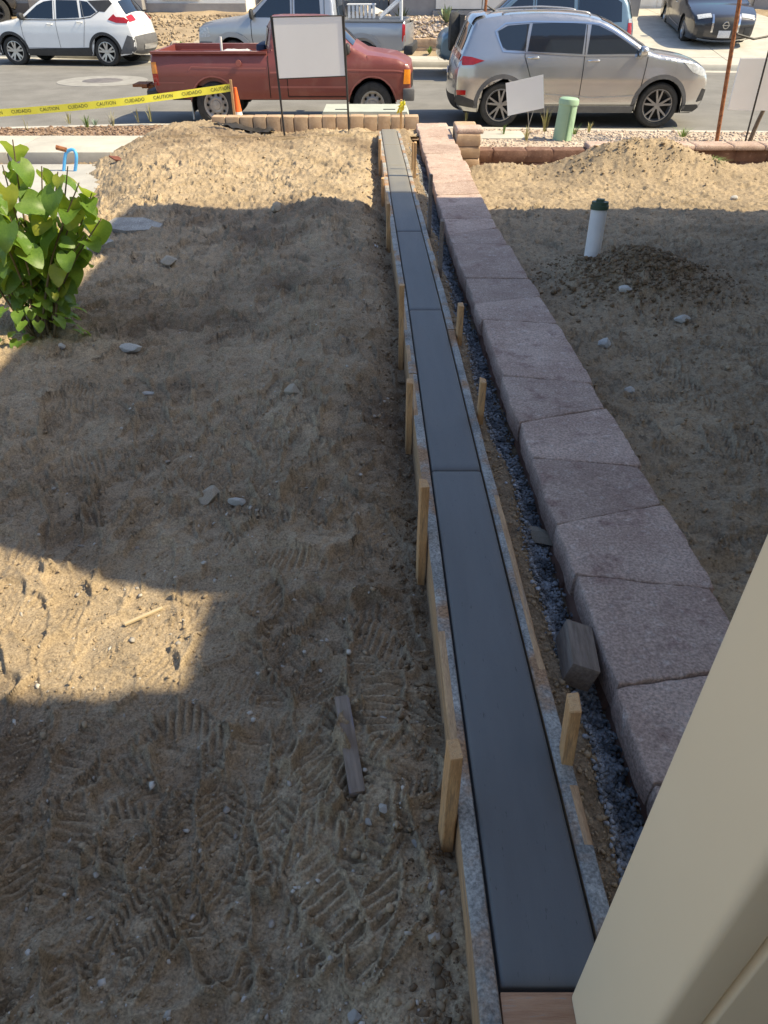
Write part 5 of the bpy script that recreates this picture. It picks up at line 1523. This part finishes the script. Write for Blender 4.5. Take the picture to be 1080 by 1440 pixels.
# crate and rack on it
cr = tag(empty('bed_crate', (-.55, 21.4, 1.16)), 'white slatted crate on the silver grey pickup bed', 'crate')
for k in range(7):
    MB().box((-.33 + k * .1, -.25, 0), (-.27 + k * .1, .25, .26)).build('slat', PVC, cr)
MB().box((-.35, -.26, .26), (.35, .26, .28)).build('lid', PVC, cr)
rk = MB()
for yy in (-.7, .7):
    rk.tube([(.42, 21.45 + yy, 1.1), (.42, 21.45 + yy, 2.2)], .03, 8); rk.tube([(.4, 21.45 + yy, 1.55), (-.1, 21.45 + yy, 1.16)], .025, 8)
rk.tube([(.42, 20.75, 2.2), (.42, 22.15, 2.2)], .03, 8)
tag(rk.build('ladder_rack', PVC), 'white tube rack standing at the silver grey pickup tail', 'rack')

# ---- blue-grey estate wagon across the street, behind the silver SUV
BLUEG = paint('blue_grey_paint', (.16, .24, .30), metal=.45, rough=.34)
c = [(2.05, .36), (2.20, .44), (2.21, .66), (2.14, .86), (1.9, .97), (1.2, 1.05), (.70, 1.42), (.45, 1.62), (.1, 1.69), (-.8, 1.72), (-1.7, 1.70), (-2.06, 1.62), (-2.2, 1.20), (-2.27, 1.0), (-2.28, .6), (-2.2, .40)]
wg = Car('blue_grey_wagon', 'blue grey wagon parked across the street behind the silver SUV', c, .89, (-1.35, 1.35), .35, .41, 1.05, .32, BLUEG, cat='car', tumble=.30, fr=.1, rr=.06)
wg.body()
wg.patch('side_window', [(.98, 1.09), (.6, 1.42), (.42, 1.56), (.08, 1.585), (.07, 1.09)], GLASS)
wg.patch('side_window', [(-.02, 1.09), (-.01, 1.59), (-.86, 1.60), (-.90, 1.10)], GLASS)
wg.patch('side_window', [(-1.0, 1.10), (-.97, 1.60), (-1.80, 1.585), (-1.96, 1.5), (-2.0, 1.14)], GLASS)
wg.across('windshield', (1.15, 1.09), (.5, 1.58), -.88, .88, GLASS)
wg.across('rear_window', (-2.08, 1.56), (-2.19, 1.2), -.84, .84, GLASS, off=.01)
wg.patch('tail_lamp', [(-2.16, .8), (-2.27, .8), (-2.24, 1.12), (-2.15, 1.12)], REDL, .01)
wg.patch('tail_indicator', [(-2.16, 1.12), (-2.24, 1.12), (-2.22, 1.2), (-2.15, 1.2)], CLEARL, .01)
for pts in ([(1.06, 1.05), (1.0, .4)], [(.03, 1.58), (.03, .4)], [(-.95, 1.6), (-1.0, .9), (-.9, .5)]):
    wg.line('door_seam', pts, .012, SEAM)
wg.mirror(.98, 1.1, BLUEG)
wg.add_wheels((5, False, .04), ALLOY, .22, .22)
wg.place(3.62, 21.05, 0, math.pi - R(5))

# ---- dark sedan on the drive, facing the street
DARKG = paint('gunmetal_paint', (.045, .045, .052), metal=.6, rough=.3, coat=.9)
c = [(2.30, .22), (2.42, .30), (2.45, .50), (2.42, .68), (2.28, .78), (1.7, .90), (1.15, .96), (.6, 1.24), (.25, 1.39), (-.2, 1.435), (-.8, 1.41), (-1.3, 1.26), (-1.75, 1.10), (-2.2, 1.08), (-2.36, 1.02), (-2.42, .7), (-2.36, .4), (-2.2, .3)]
sd_ = Car('dark_sedan', 'dark gunmetal sedan facing the street on the driveway at right', c, .93, (-1.38, 1.40), .335, .385, .95, .22, DARKG, cat='car', tumble=.42, fr=.14, rr=.10)
sd_.body()
sd_.patch('side_window', [(.9, 1.0), (.4, 1.26), (.2, 1.325), (-.05, 1.345), (-.02, .99)], GLASS)
sd_.patch('side_window', [(-.10, .99), (-.12, 1.345), (-.7, 1.32), (-1.2, 1.14), (-1.1, 1.04)], GLASS)
sd_.across('windshield', (1.1, .985), (.3, 1.375), -.88, .88, GLASS)
sd_.across('sun_shade', (1.0, 1.03), (.36, 1.35), -.74, .74, mat('turquoise_shade', (.10, .55, .60), (.35, .75, .78), scale=3, rough=.3, metal=.3, stretch=(.3, 7, .3)), off=.012)
sd_.across('grille', (2.40, .70), (2.45, .36), -.42, .42, BLACKPL, off=.012)
sd_.across('grille_bar', (2.33, .76), (2.44, .42), -.50, -.43, CHROME, off=.02)
sd_.across('grille_bar', (2.33, .76), (2.44, .42), .43, .50, CHROME, off=.02)
sd_.across('licence_plate', (2.445, .46), (2.44, .34), -.22, .22, PLATE, off=.03)
MB().lathe([(.085, -.01), (.09, 0), (.085, .012), (.062, .012), (.058, 0)], 24, 'Y').build('badge', CHROME, sd_.root, rot=(0, 0, -math.pi / 2), loc=(2.575, 0, .58))
MB().box((2.57, -.10, .57), (2.59, .10, .59)).build('badge_bar', CHROME, sd_.root)
for k in (-1, 1):
    a0, a1 = (-.98, -.52) if k < 0 else (.52, .98)
    sd_.across('head_lamp', (2.26, .79), (2.38, .70), a0, a1, CLEARL, off=.012)
    a0, a1 = (-.95, -.72) if k < 0 else (.72, .95)
    sd_.across('bumper_vent', (2.44, .52), (2.40, .30), a0, a1, BLACKPL, off=.012)
sd_.across('lower_lip', (2.43, .30), (2.36, .25), -.9, .9, CHROME, off=.02)
for pts in ([(1.0, .95), (.95, .3)], [(-.06, 1.34), (-.06, .3)], [(-1.0, 1.2), (-1.0, .8), (-.8, .4)]):
    sd_.line('door_seam', pts, .012, SEAM)
sd_.line('flank_crease', [(.9, .36), (-.4, .40), (-1.0, .62)], .03, ALLOY)
for x in (.1, -.8): sd_.handle(x, .86, CHROME)
sd_.mirror(.85, 1.0, DARKG)
sd_.add_wheels((5, True, .026), ALLOY, .235, .235)
sd_.place(9.75, 26.4, .50, -math.pi / 2 - R(6))
sd_.root.rotation_euler = (0, R(4.5), -math.pi / 2 - R(6))

# ---- dark off-roader at the far left corner
c = [(1.9, .5), (2.0, .6), (2.0, .95), (1.9, 1.08), (1.1, 1.12), (.72, 1.55), (.6, 1.7), (.2, 1.78), (-1.5, 1.78), (-1.85, 1.72), (-1.95, 1.2), (-1.98, .6), (-1.9, .5)]
jp = Car('dark_offroader', 'dark grey off road vehicle with large tyres at the top left corner', c, .88, (-1.3, 1.3), .42, .5, 1.12, .52, paint('charcoal_paint', (.05, .05, .055), metal=.4, rough=.4), cat='suv', tumble=.18, fr=.06, rr=.04)
jp.body()
jp.patch('side_window', [(.9, 1.18), (.64, 1.56), (.1, 1.64), (.1, 1.17)], GLASS)
jp.patch('side_window', [(.0, 1.17), (.0, 1.64), (-1.6, 1.64), (-1.7, 1.17)], GLASS)
jp.across('windshield', (1.06, 1.16), (.7, 1.6), -.88, .88, GLASS)
jp.across('grille', (2.0, .95), (2.0, .65), -.7, .7, GREYPL, off=.012)
for a0, a1 in ((-.95, -.74), (.74, .95)):
    jp.across('head_lamp', (1.98, .98), (2.0, .78), a0, a1, CLEARL, off=.014)
MB().box((1.95, -.86, .45), (2.2, .86, .68), bev=.04).build('front_bumper', GREYPL, jp.root, smooth=40)
jp.mirror(.85, 1.2, BLACKPL)
jp.add_wheels((6, False, .03), DARKRIM, .27, .23)
jp.place(-14.6, 29.3, .55, math.pi + R(30))
# ------------------------------------------------------------------ across the street: terrain, walls, houses
def far_z(x, d):
    """height beyond the far kerb at distance d"""
    hill = np.interp(d, [0, 1.3, 1.9, 3.0, 4.5, 6, 9, 40], [.15, .16, .30, .62, .80, .92, 1.0, 1.2])
    flat_ = np.interp(d, [0, .6, 1.4, 6, 9, 40], [.03, .10, .20, .80, 1.0, 1.2])
    k = sstep(5.7, 6.2, x) * (1 - sstep(12.4, 12.9, x))
    return hill * (1 - k) + flat_ * k
xs = np.linspace(-40, 40, 321); ds = np.concatenate([np.linspace(.12, 8, 60), np.linspace(9, 60, 10)])
X = np.repeat(xs[None], len(ds), 0); D = np.repeat(ds[:, None], len(xs), 1)
Y = kerb_far(X) + D
Z = far_z(X, D) + (.10 * fbm(X, Y, 1.1, 4, 200) + .05 * fbm(X, Y, 4, 3, 205)) * sstep(1.4, 2.2, D) * (1 - sstep(5.6, 6.2, X) * (1 - sstep(12.5, 13, X)))
tag(link('far_yard_dirt', grid_mesh('far_yard_dirt', X, Y, Z - .02), SAND), kind='structure')
def far_pt(x, d): return (x, float(kerb_far(x)) + d, float(far_z(np.array(float(x)), np.array(float(d)))))
# pavement across the street
pv2 = tag(empty('pavement'), kind='structure')
x = -30.0
while x < 5.6:
    a, b = x, x + 1.5
    V = [(a + .005, float(kerb_far(a)) + .17, .158), (b - .005, float(kerb_far(b)) + .17, .158), (b - .005, float(kerb_far(b)) + 1.15, .165), (a + .005, float(kerb_far(a)) + 1.15, .165)]
    MB().add(V + [(v[0], v[1], v[2] - .1) for v in V], [(0, 1, 2, 3), (0, 4, 5, 1), (1, 5, 6, 2), (2, 6, 7, 3), (3, 7, 4, 0)]).build('slab', CONC, pv2)
    x += 1.5
# concrete drive at right
dr = tag(empty('driveway'), kind='structure')
for (a, b) in ((5.9, 9.25), (9.27, 12.6)):
    for (d0, d1) in ((-.02, 1.25), (1.27, 3.6), (3.62, 6.6), (6.62, 9.2)):
        V = [far_pt(a, d0), far_pt(b, d0), far_pt(b, d1), far_pt(a, d1)]
        zc = lambda dd: float(np.interp(dd, [0, .6, 1.4, 6, 9, 40], [.03, .10, .20, .80, 1.0, 1.2])) + .012
        V = [(V[0][0], V[0][1], zc(d0)), (V[1][0], V[1][1], zc(d0)), (V[2][0], V[2][1], zc(d1)), (V[3][0], V[3][1], zc(d1))]
        MB().add(V + [(v[0], v[1], v[2] - .12) for v in V], [(0, 1, 2, 3), (0, 4, 5, 1), (1, 5, 6, 2), (2, 6, 7, 3), (3, 7, 4, 0)]).build('slab', CONC, dr)
# low tan wall between the parked cars, rock garden above it
fw = tag(empty('far_block_wall', (1, 24.2, .15)), 'low tan block wall across the street above the pavement', 'retaining wall')
x = -1.2; rnd = random.Random(6)
while x < 5.4:
    ln = rnd.uniform(.38, .46)
    for c_ in range(2):
        y0, y1 = float(kerb_far(x)) + 1.75, float(kerb_far(x + ln)) + 1.75
        rough_stone('block', [(x + .003, y0), (x + ln - .003, y1), (x + ln - .003, y1 + .25), (x + .003, y0 + .25)], .14 + c_ * .2, .14 + (c_ + 1) * .2 - .004, TANBLOCK, fw, res=5, seed=800 + int(x * 13) + c_)
    x += ln
g = np.random.default_rng(77)
n = 2600; xx = g.uniform(-1.5, 5.5, n); dd = g.uniform(2.0, 5.6, n)
pp = [(x_, float(kerb_far(x_)) + d_, float(far_z(x_, d_)) + .0) for x_, d_ in zip(xx, dd)]
tag(scatter('rock_mulch', pp, g.uniform(.02, .065, n), ROCKG, seed=78), 'tan and grey rocks covering the bed above the far block wall', 'rocks', kind='stuff')
n = 2200; xx = g.uniform(12.8, 18, n); dd = g.uniform(.4, 6.5, n)
pp = [(x_, float(kerb_far(x_)) + d_, float(far_z(x_, d_)) + .0) for x_, d_ in zip(xx, dd)]
tag(scatter('rock_mulch', pp, g.uniform(.02, .07, n), ROCKG, seed=79), 'tan rocks covering the bed right of the dark sedan', 'rocks', kind='stuff')
n = 900; xx = g.uniform(-9.5, -4.2, n); dd = g.uniform(1.6, 5.5, n)
pp = [(x_, float(kerb_far(x_)) + d_, float(far_z(x_, d_)) + .0) for x_, d_ in zip(xx, dd)]
tag(scatter('slope_clods', pp, g.uniform(.02, .07, n), SAND, seed=80), 'dry clods on the dirt slope behind the white crossover', 'dirt clods', kind='stuff')
# pale edging rocks at the foot of the dirt slope
for i, (x_, s) in enumerate(((-6.3, .22), (-5.95, .17), (-5.5, .24), (-5.05, .2), (-4.7, .16))):
    q = far_pt(x_, 1.55)
    tag(link('edging_rock', stone_mesh('edging_rock', 60 + i), TANSTONE, None, (q[0], q[1], q[2] + .05), (0, 0, i * 1.3), (s * 1.2, s, s * .8)), ['leftmost', 'second from left', 'third from left', 'fourth from left', 'rightmost'][i] + ' pale edging rock behind the red pickup bed', 'rock', 'edging rocks across the street')
# spiky plants
def agave(x, d, r, n, m, label, seed):
    q = far_pt(x, d); rnd = random.Random(seed); mb = MB()
    for k in range(n):
        a = k * 2.4; e = rnd.uniform(.5, 1.3); L = r * rnd.uniform(.75, 1.1)
        dv = Vector((math.cos(a) * math.cos(e), math.sin(a) * math.cos(e), math.sin(e))); w = Vector((-math.sin(a), math.cos(a), 0)) * r * .09
        m0, m1 = dv * L * .5 + Vector((0, 0, .02)), dv * L
        mb.add([-w, w, m0 + w * 1.1, m0 - w * 1.1, m1], [(0, 1, 2, 3), (3, 2, 4)])
    tag(mb.build('spiky_plant', m, None, loc=q), label, 'plant', 'plants across the street')
AG = mat('agave_green', (.20, .28, .15), (.32, .38, .2), scale=9, rough=.6)
agave(1.95, 4.4, .5, 26, AG, 'spiky green yellow agave before the white garage wall', 1)
agave(.55, 4.3, .45, 22, mat('dark_plant', (.04, .06, .03), (.08, .1, .05), scale=9), 'small dark plant at the pickup tail, against the grey wall', 2)
agave(3.6, 4.3, .35, 20, AG, 'small agave at the thin trunk before the white wall', 3)
agave(1.3, 1.45, .2, 30, GRASSG, 'green weed on the verge below the tan far wall', 4)
agave(1.75, 1.42, .2, 30, GRASSG, 'right hand green weed on the verge below the tan far wall', 5)
agave(-9.2 + 3.1, 1.3, .3, 24, GRASSG, 'small green weed at the tail of the white crossover', 6)
agave(14.2, 6.3, .5, 26, mat('dark_plant', (.04, .06, .03)), 'dark plant against the grey wall right of the sedan', 7)
agave(13.2, 3.6, .3, 24, AG, 'yellow green plant in rocks right of the sedan', 8)
# pile of pale boulders by the far dirt mound
for i, (x_, d_, s) in enumerate(((-.35, 4.6, .35), (-.05, 4.4, .28), (-.7, 4.9, .4))):
    q = far_pt(x_, d_)
    tag(link('boulder', stone_mesh('boulder', 80 + i), TANSTONE if i else STONE, None, (q[0], q[1], q[2] + .15), (0, 0, i), (s, s * .8, s * .75)), ['pale grey boulder above the silver pickup bed', 'smaller tan boulder right of the pale grey one', 'large tan boulder left of the pale grey one'][i], 'boulder', 'boulders across the street')
# thin street trees across
for i, (x_, d_, m_) in enumerate(((3.05, 3.9, RUST), (4.2, 4.0, BARK))):
    q = far_pt(x_, d_)
    t_ = tag(empty('street_tree' if i else 'tree_stake', q), ['thin rusty stake in the rocks before the white wall', 'slim brown trunk in the rocks before the white wall'][i], ['stake', 'tree'][i])
    MB().tube([(0, 0, -.2), (.02, 0, 1), (-.01, .02, 2.6)], [.045, .04, .03], 8).build('trunk' if i else 'post', m_, t_)
    if i:
        lv = MB(); rnd = random.Random(5)
        for k in range(500):
            q_ = Vector((rnd.gauss(0, .5), rnd.gauss(0, .5), 3.1 + rnd.gauss(0, .5))); u = Vector((rnd.gauss(0, 1), rnd.gauss(0, 1), rnd.gauss(0, 1))).normalized(); w = u.orthogonal().normalized()
            lv.add([q_, q_ + u * .06 + w * .03, q_ + u * .12, q_ + u * .06 - w * .03], [(0, 1, 2, 3)])
        lv.build('crown', LEAF, t_)
# spare wheel and dark trailer parts glimpsed left of the SUV tail
tr_ = tag(empty('dark_trailer', (1.95, 20.0, 0)), 'dark trailer end glimpsed behind the silver SUV tail', 'trailer')
MB().box((-.25, -.7, .45), (.9, .7, .62), bev=.03).build('frame', BLACKPL, tr_)
MB().lathe([(.2, -.1), (.36, -.1), (.38, -.05), (.38, .05), (.36, .1), (.2, .1), (.0, .08)], 28, 'Y').build('spare_wheel', TYRE, tr_, rot=(0, 0, math.pi / 2), loc=(-.32, 0, .95), smooth=40)
MB().box((-.22, -.5, .6), (-.12, .5, 1.3)).build('rack', BLACKPL, tr_)

# houses across the street
def far_house(name, label, x0, x1, y0, depth, z0, h, wm, parts, roof_m=ROOFT, ridge=1.9):
    root = tag(empty(name, (x0, y0, z0)), label, 'house', 'houses across the street')
    W = x1 - x0
    MB().box((0, 0, -.5), (W, depth, h)).build('wall', wm, root)
    MB().add([(-.5, -.5, h), (W + .5, -.5, h), (W + .5, depth + .5, h), (-.5, depth + .5, h), (1.8, depth / 2, h + ridge), (W - 1.8, depth / 2, h + ridge), (-.5, -.5, h + .16), (W + .5, -.5, h + .16), (W + .5, depth + .5, h + .16), (-.5, depth + .5, h + .16)],
             [(0, 1, 2, 3), (0, 1, 7, 6), (1, 2, 8, 7), (2, 3, 9, 8), (3, 0, 6, 9), (6, 7, 5, 4), (7, 8, 5), (8, 9, 4, 5), (9, 6, 4)]).build('roof', roof_m, root)
    for (kind, a, b, zb, zt) in parts:
        if kind == 'garage':
            gd = MB().box((a, -.05, zb), (b, .02, zt)).build('garage_door', WHITESTUCCO if wm is not WHITESTUCCO else STUCCO, root)
            n = 4
            for k in range(n):
                for j in range(4):
                    w_ = (b - a) / 4
                    MB().box((a + j * w_ + .06, -.065, zb + .08 + k * (zt - zb) / n), (a + (j + 1) * w_ - .06, -.045, zb + (k + 1) * (zt - zb) / n - .06), bev=.008).build('panel', WHITESTUCCO, gd)
        elif kind == 'window':
            f_ = MB().box((a - .08, -.07, zb - .08), (b + .08, .0, zt + .08)).build('window', WHITESTUCCO, root)
            MB().box((a, -.075, zb), (b, -.06, zt)).build('pane', DARKGLASS, f_)
        elif kind == 'trim':
            MB().box((a, -.12, zb), (b, .0, zt), bev=.01).build('trim', GREYTRIM, root)
        elif kind == 'column':
            c_ = MB().box((a, -.55, zb + .28), (b, -.1, zt)).build('column', WHITESTUCCO, root)
            MB().box((a - .08, -.63, zb), (b + .08, -.02, zb + .30), bev=.02).build('plinth', GREYTRIM, c_)
        elif kind == 'panel':
            MB().box((a, -.06, zb), (b, .0, zt)).build('wall_panel', WHITESTUCCO, root)
    return root
far_house('house', 'white stucco house with grey plinths behind the white crossover', -13.5, -4.9, 31.0, 9, .98, 3.0, WHITESTUCCO,
          [('column', 1.2, 1.9, 0, 3.0), ('column', 2.9, 3.5, 0, 3.0), ('column', 4.4, 5.0, 0, 3.0), ('window', 5.7, 6.9, .35, 1.9), ('trim', 0, 8.6, -.1, .18), ('window', 3.7, 4.2, .9, 2.1)])
far_house('house', 'beige house set back between the white house and the grey garage', -4.0, -.2, 33.5, 8, 1.0, 3.0, STUCCO, [('window', 1.0, 2.4, .9, 2.1), ('trim', 0, 3.8, -.1, .15)])
far_house('house', 'house with white panelled front and grey wall behind the rock bed', .2, 8.4, 28.6, 9, .9, 3.0, GREYTRIM,
          [('panel', 1.5, 3.0, .18, 2.8), ('panel', 3.03, 4.5, .18, 2.8), ('panel', 4.53, 5.6, .18, 2.8), ('trim', 1.4, 5.7, -.1, .14)])
far_house('house', 'beige garage house at the head of the sedan driveway', 8.5, 20.0, 31.0, 9, .98, 3.0, STUCCO, [('garage', .3, 3.6, 0, 2.3), ('trim', 4.6, 11.5, -.1, 2.9), ('window', 6.0, 7.4, .9, 2.0)])
# grey wooden yard gate beside the boulders
fg = tag(empty('side_fence', (-1.2, 30.2, .95)), 'grey board fence above the silver pickup bed', 'fence')
for k in range(9):
    MB().box((k * .15, 0, 0), (k * .15 + .14, .03, 1.8)).build('board', GREYTRIM, fg)

# ------------------------------------------------------------------ the house behind the camera, the unseen shade caster, and the cream fence
root = tag(empty('camera_house', (0, -1, .3)), 'beige two storey house with tiled roof behind the camera', 'house')
L = Vector(root.location)
def hpart(name, a, b, m, parent=root, bev=0.0):
    o = MB().box(a, b, bev=bev).build(name, m, parent)
    o.matrix_parent_inverse = Matrix.Translation(-Vector(parent.location)) if parent.parent is None else Matrix.Identity(4)
    return o
hpart('wall', (-.9, -7, 0), (3.4, -1.3, 3.1), STUCCO)
hpart('upper_wall', (-.9, -7, 3.1), (3.4, -1.3, 6.1), STUCCO)
hpart('porch_floor', (-.9, -1.3, .2), (.34, .12, .46), CONC)
hpart('roof', (-1.1, -7.2, 6.1), (3.5, -1.0, 6.35), ROOFT)
root2 = tag(empty('shade_caster_house', (6, 4, .2)), 'unseen two storey house right of the yard, shaped to cast its shade', 'house')  # unseen house, added and shaped to cast the yard's shadow outline
def npart(name, a, b, m):
    o = MB().box(a, b).build(name, m, root2); o.matrix_parent_inverse = Matrix.Translation(-Vector(root2.location))
o = MB().prism([(1.46, -.1), (6.60, -.1), (6.60, 6.66), (1.66, 6.66), (1.45, 5.66)], 4.05, 12, 'X').build('wall', STUCCO, root2); o.matrix_parent_inverse = Matrix.Translation(-Vector(root2.location))  # rear edge leans to slant the top of the sunlit patch
npart('eave', (3.70, 1.72, 6.66), (12.3, 5.1, 6.88), ROOFT)
npart('front_eave', (3.47, 5.103, 6.662), (12.3, 6.66, 6.885), ROOFT)
npart('patch_gap_wall', (4.15, .90, -.1), (12, 1.445, 5.25), STUCCO)  # low section added so sun reaches the patch of dirt
npart('patch_gap_eave', (4.02, .903, 5.25), (12.2, 1.443, 5.50), ROOFT)
npart('rear_wall', (4.05, -6, -.1), (12, .895, 6.75), STUCCO)
npart('rear_eave', (3.72, -6, 6.75), (12.3, .89, 6.98), ROOFT)
npart('shadow_bump', (4.05, .96, 5.50), (4.2, 1.02, 5.72), GREYTRIM)  # small box added to cast a bump on the patch's edge
for (y0, y1, z0, z1) in ((2.6, 3.8, .9, 2.2), (4.6, 5.8, .9, 2.2), (2.6, 3.8, 4.0, 5.3), (4.6, 5.8, 4.0, 5.3)):
    npart('window', (4.02, y0, z0), (4.048, y1, z1), DARKGLASS)

# cream fence: broad end post, channel and panel
PX, PYB, PYF, PZ = .352, .513, .324, .578
fn = tag(empty('cream_fence', (PX, PYF, PZ)), 'cream vinyl fence post and panel at the lower right corner', 'fence')
def rbox(a, b, r, parent, name, m):
    """upright box with rounded vertical corners"""
    pts = []
    for (cx, cy, a0) in ((b[0] - r, b[1] - r, 0), (a[0] + r, b[1] - r, 90), (a[0] + r, a[1] + r, 180), (b[0] - r, a[1] + r, 270)):
        for k in range(6):
            t = R(a0 + k * 18); pts.append((cx + r * math.cos(t), cy + r * math.sin(t)))
    o = MB().prism(pts, a[2], b[2]).build(name, m, parent, smooth=40)
    o.matrix_parent_inverse = Matrix.Translation(-Vector(fn.location))
    return o
rbox((PX, PYF, PZ), (.414, PYB, 2.6), .012, fn, 'post', VINYL)
rbox((.417, PYF - .004, PZ), (1.7, PYF + .05, 2.4), .004, fn, 'panel', VINYL)
rbox((1.71, PYF, PZ - .3), (1.84, PYF + .13, 2.6), .012, fn, 'post', VINYL)
rbox((1.85, PYF + .03, PZ - .3), (3.9, PYF + .08, 2.4), .004, fn, 'panel', VINYL)
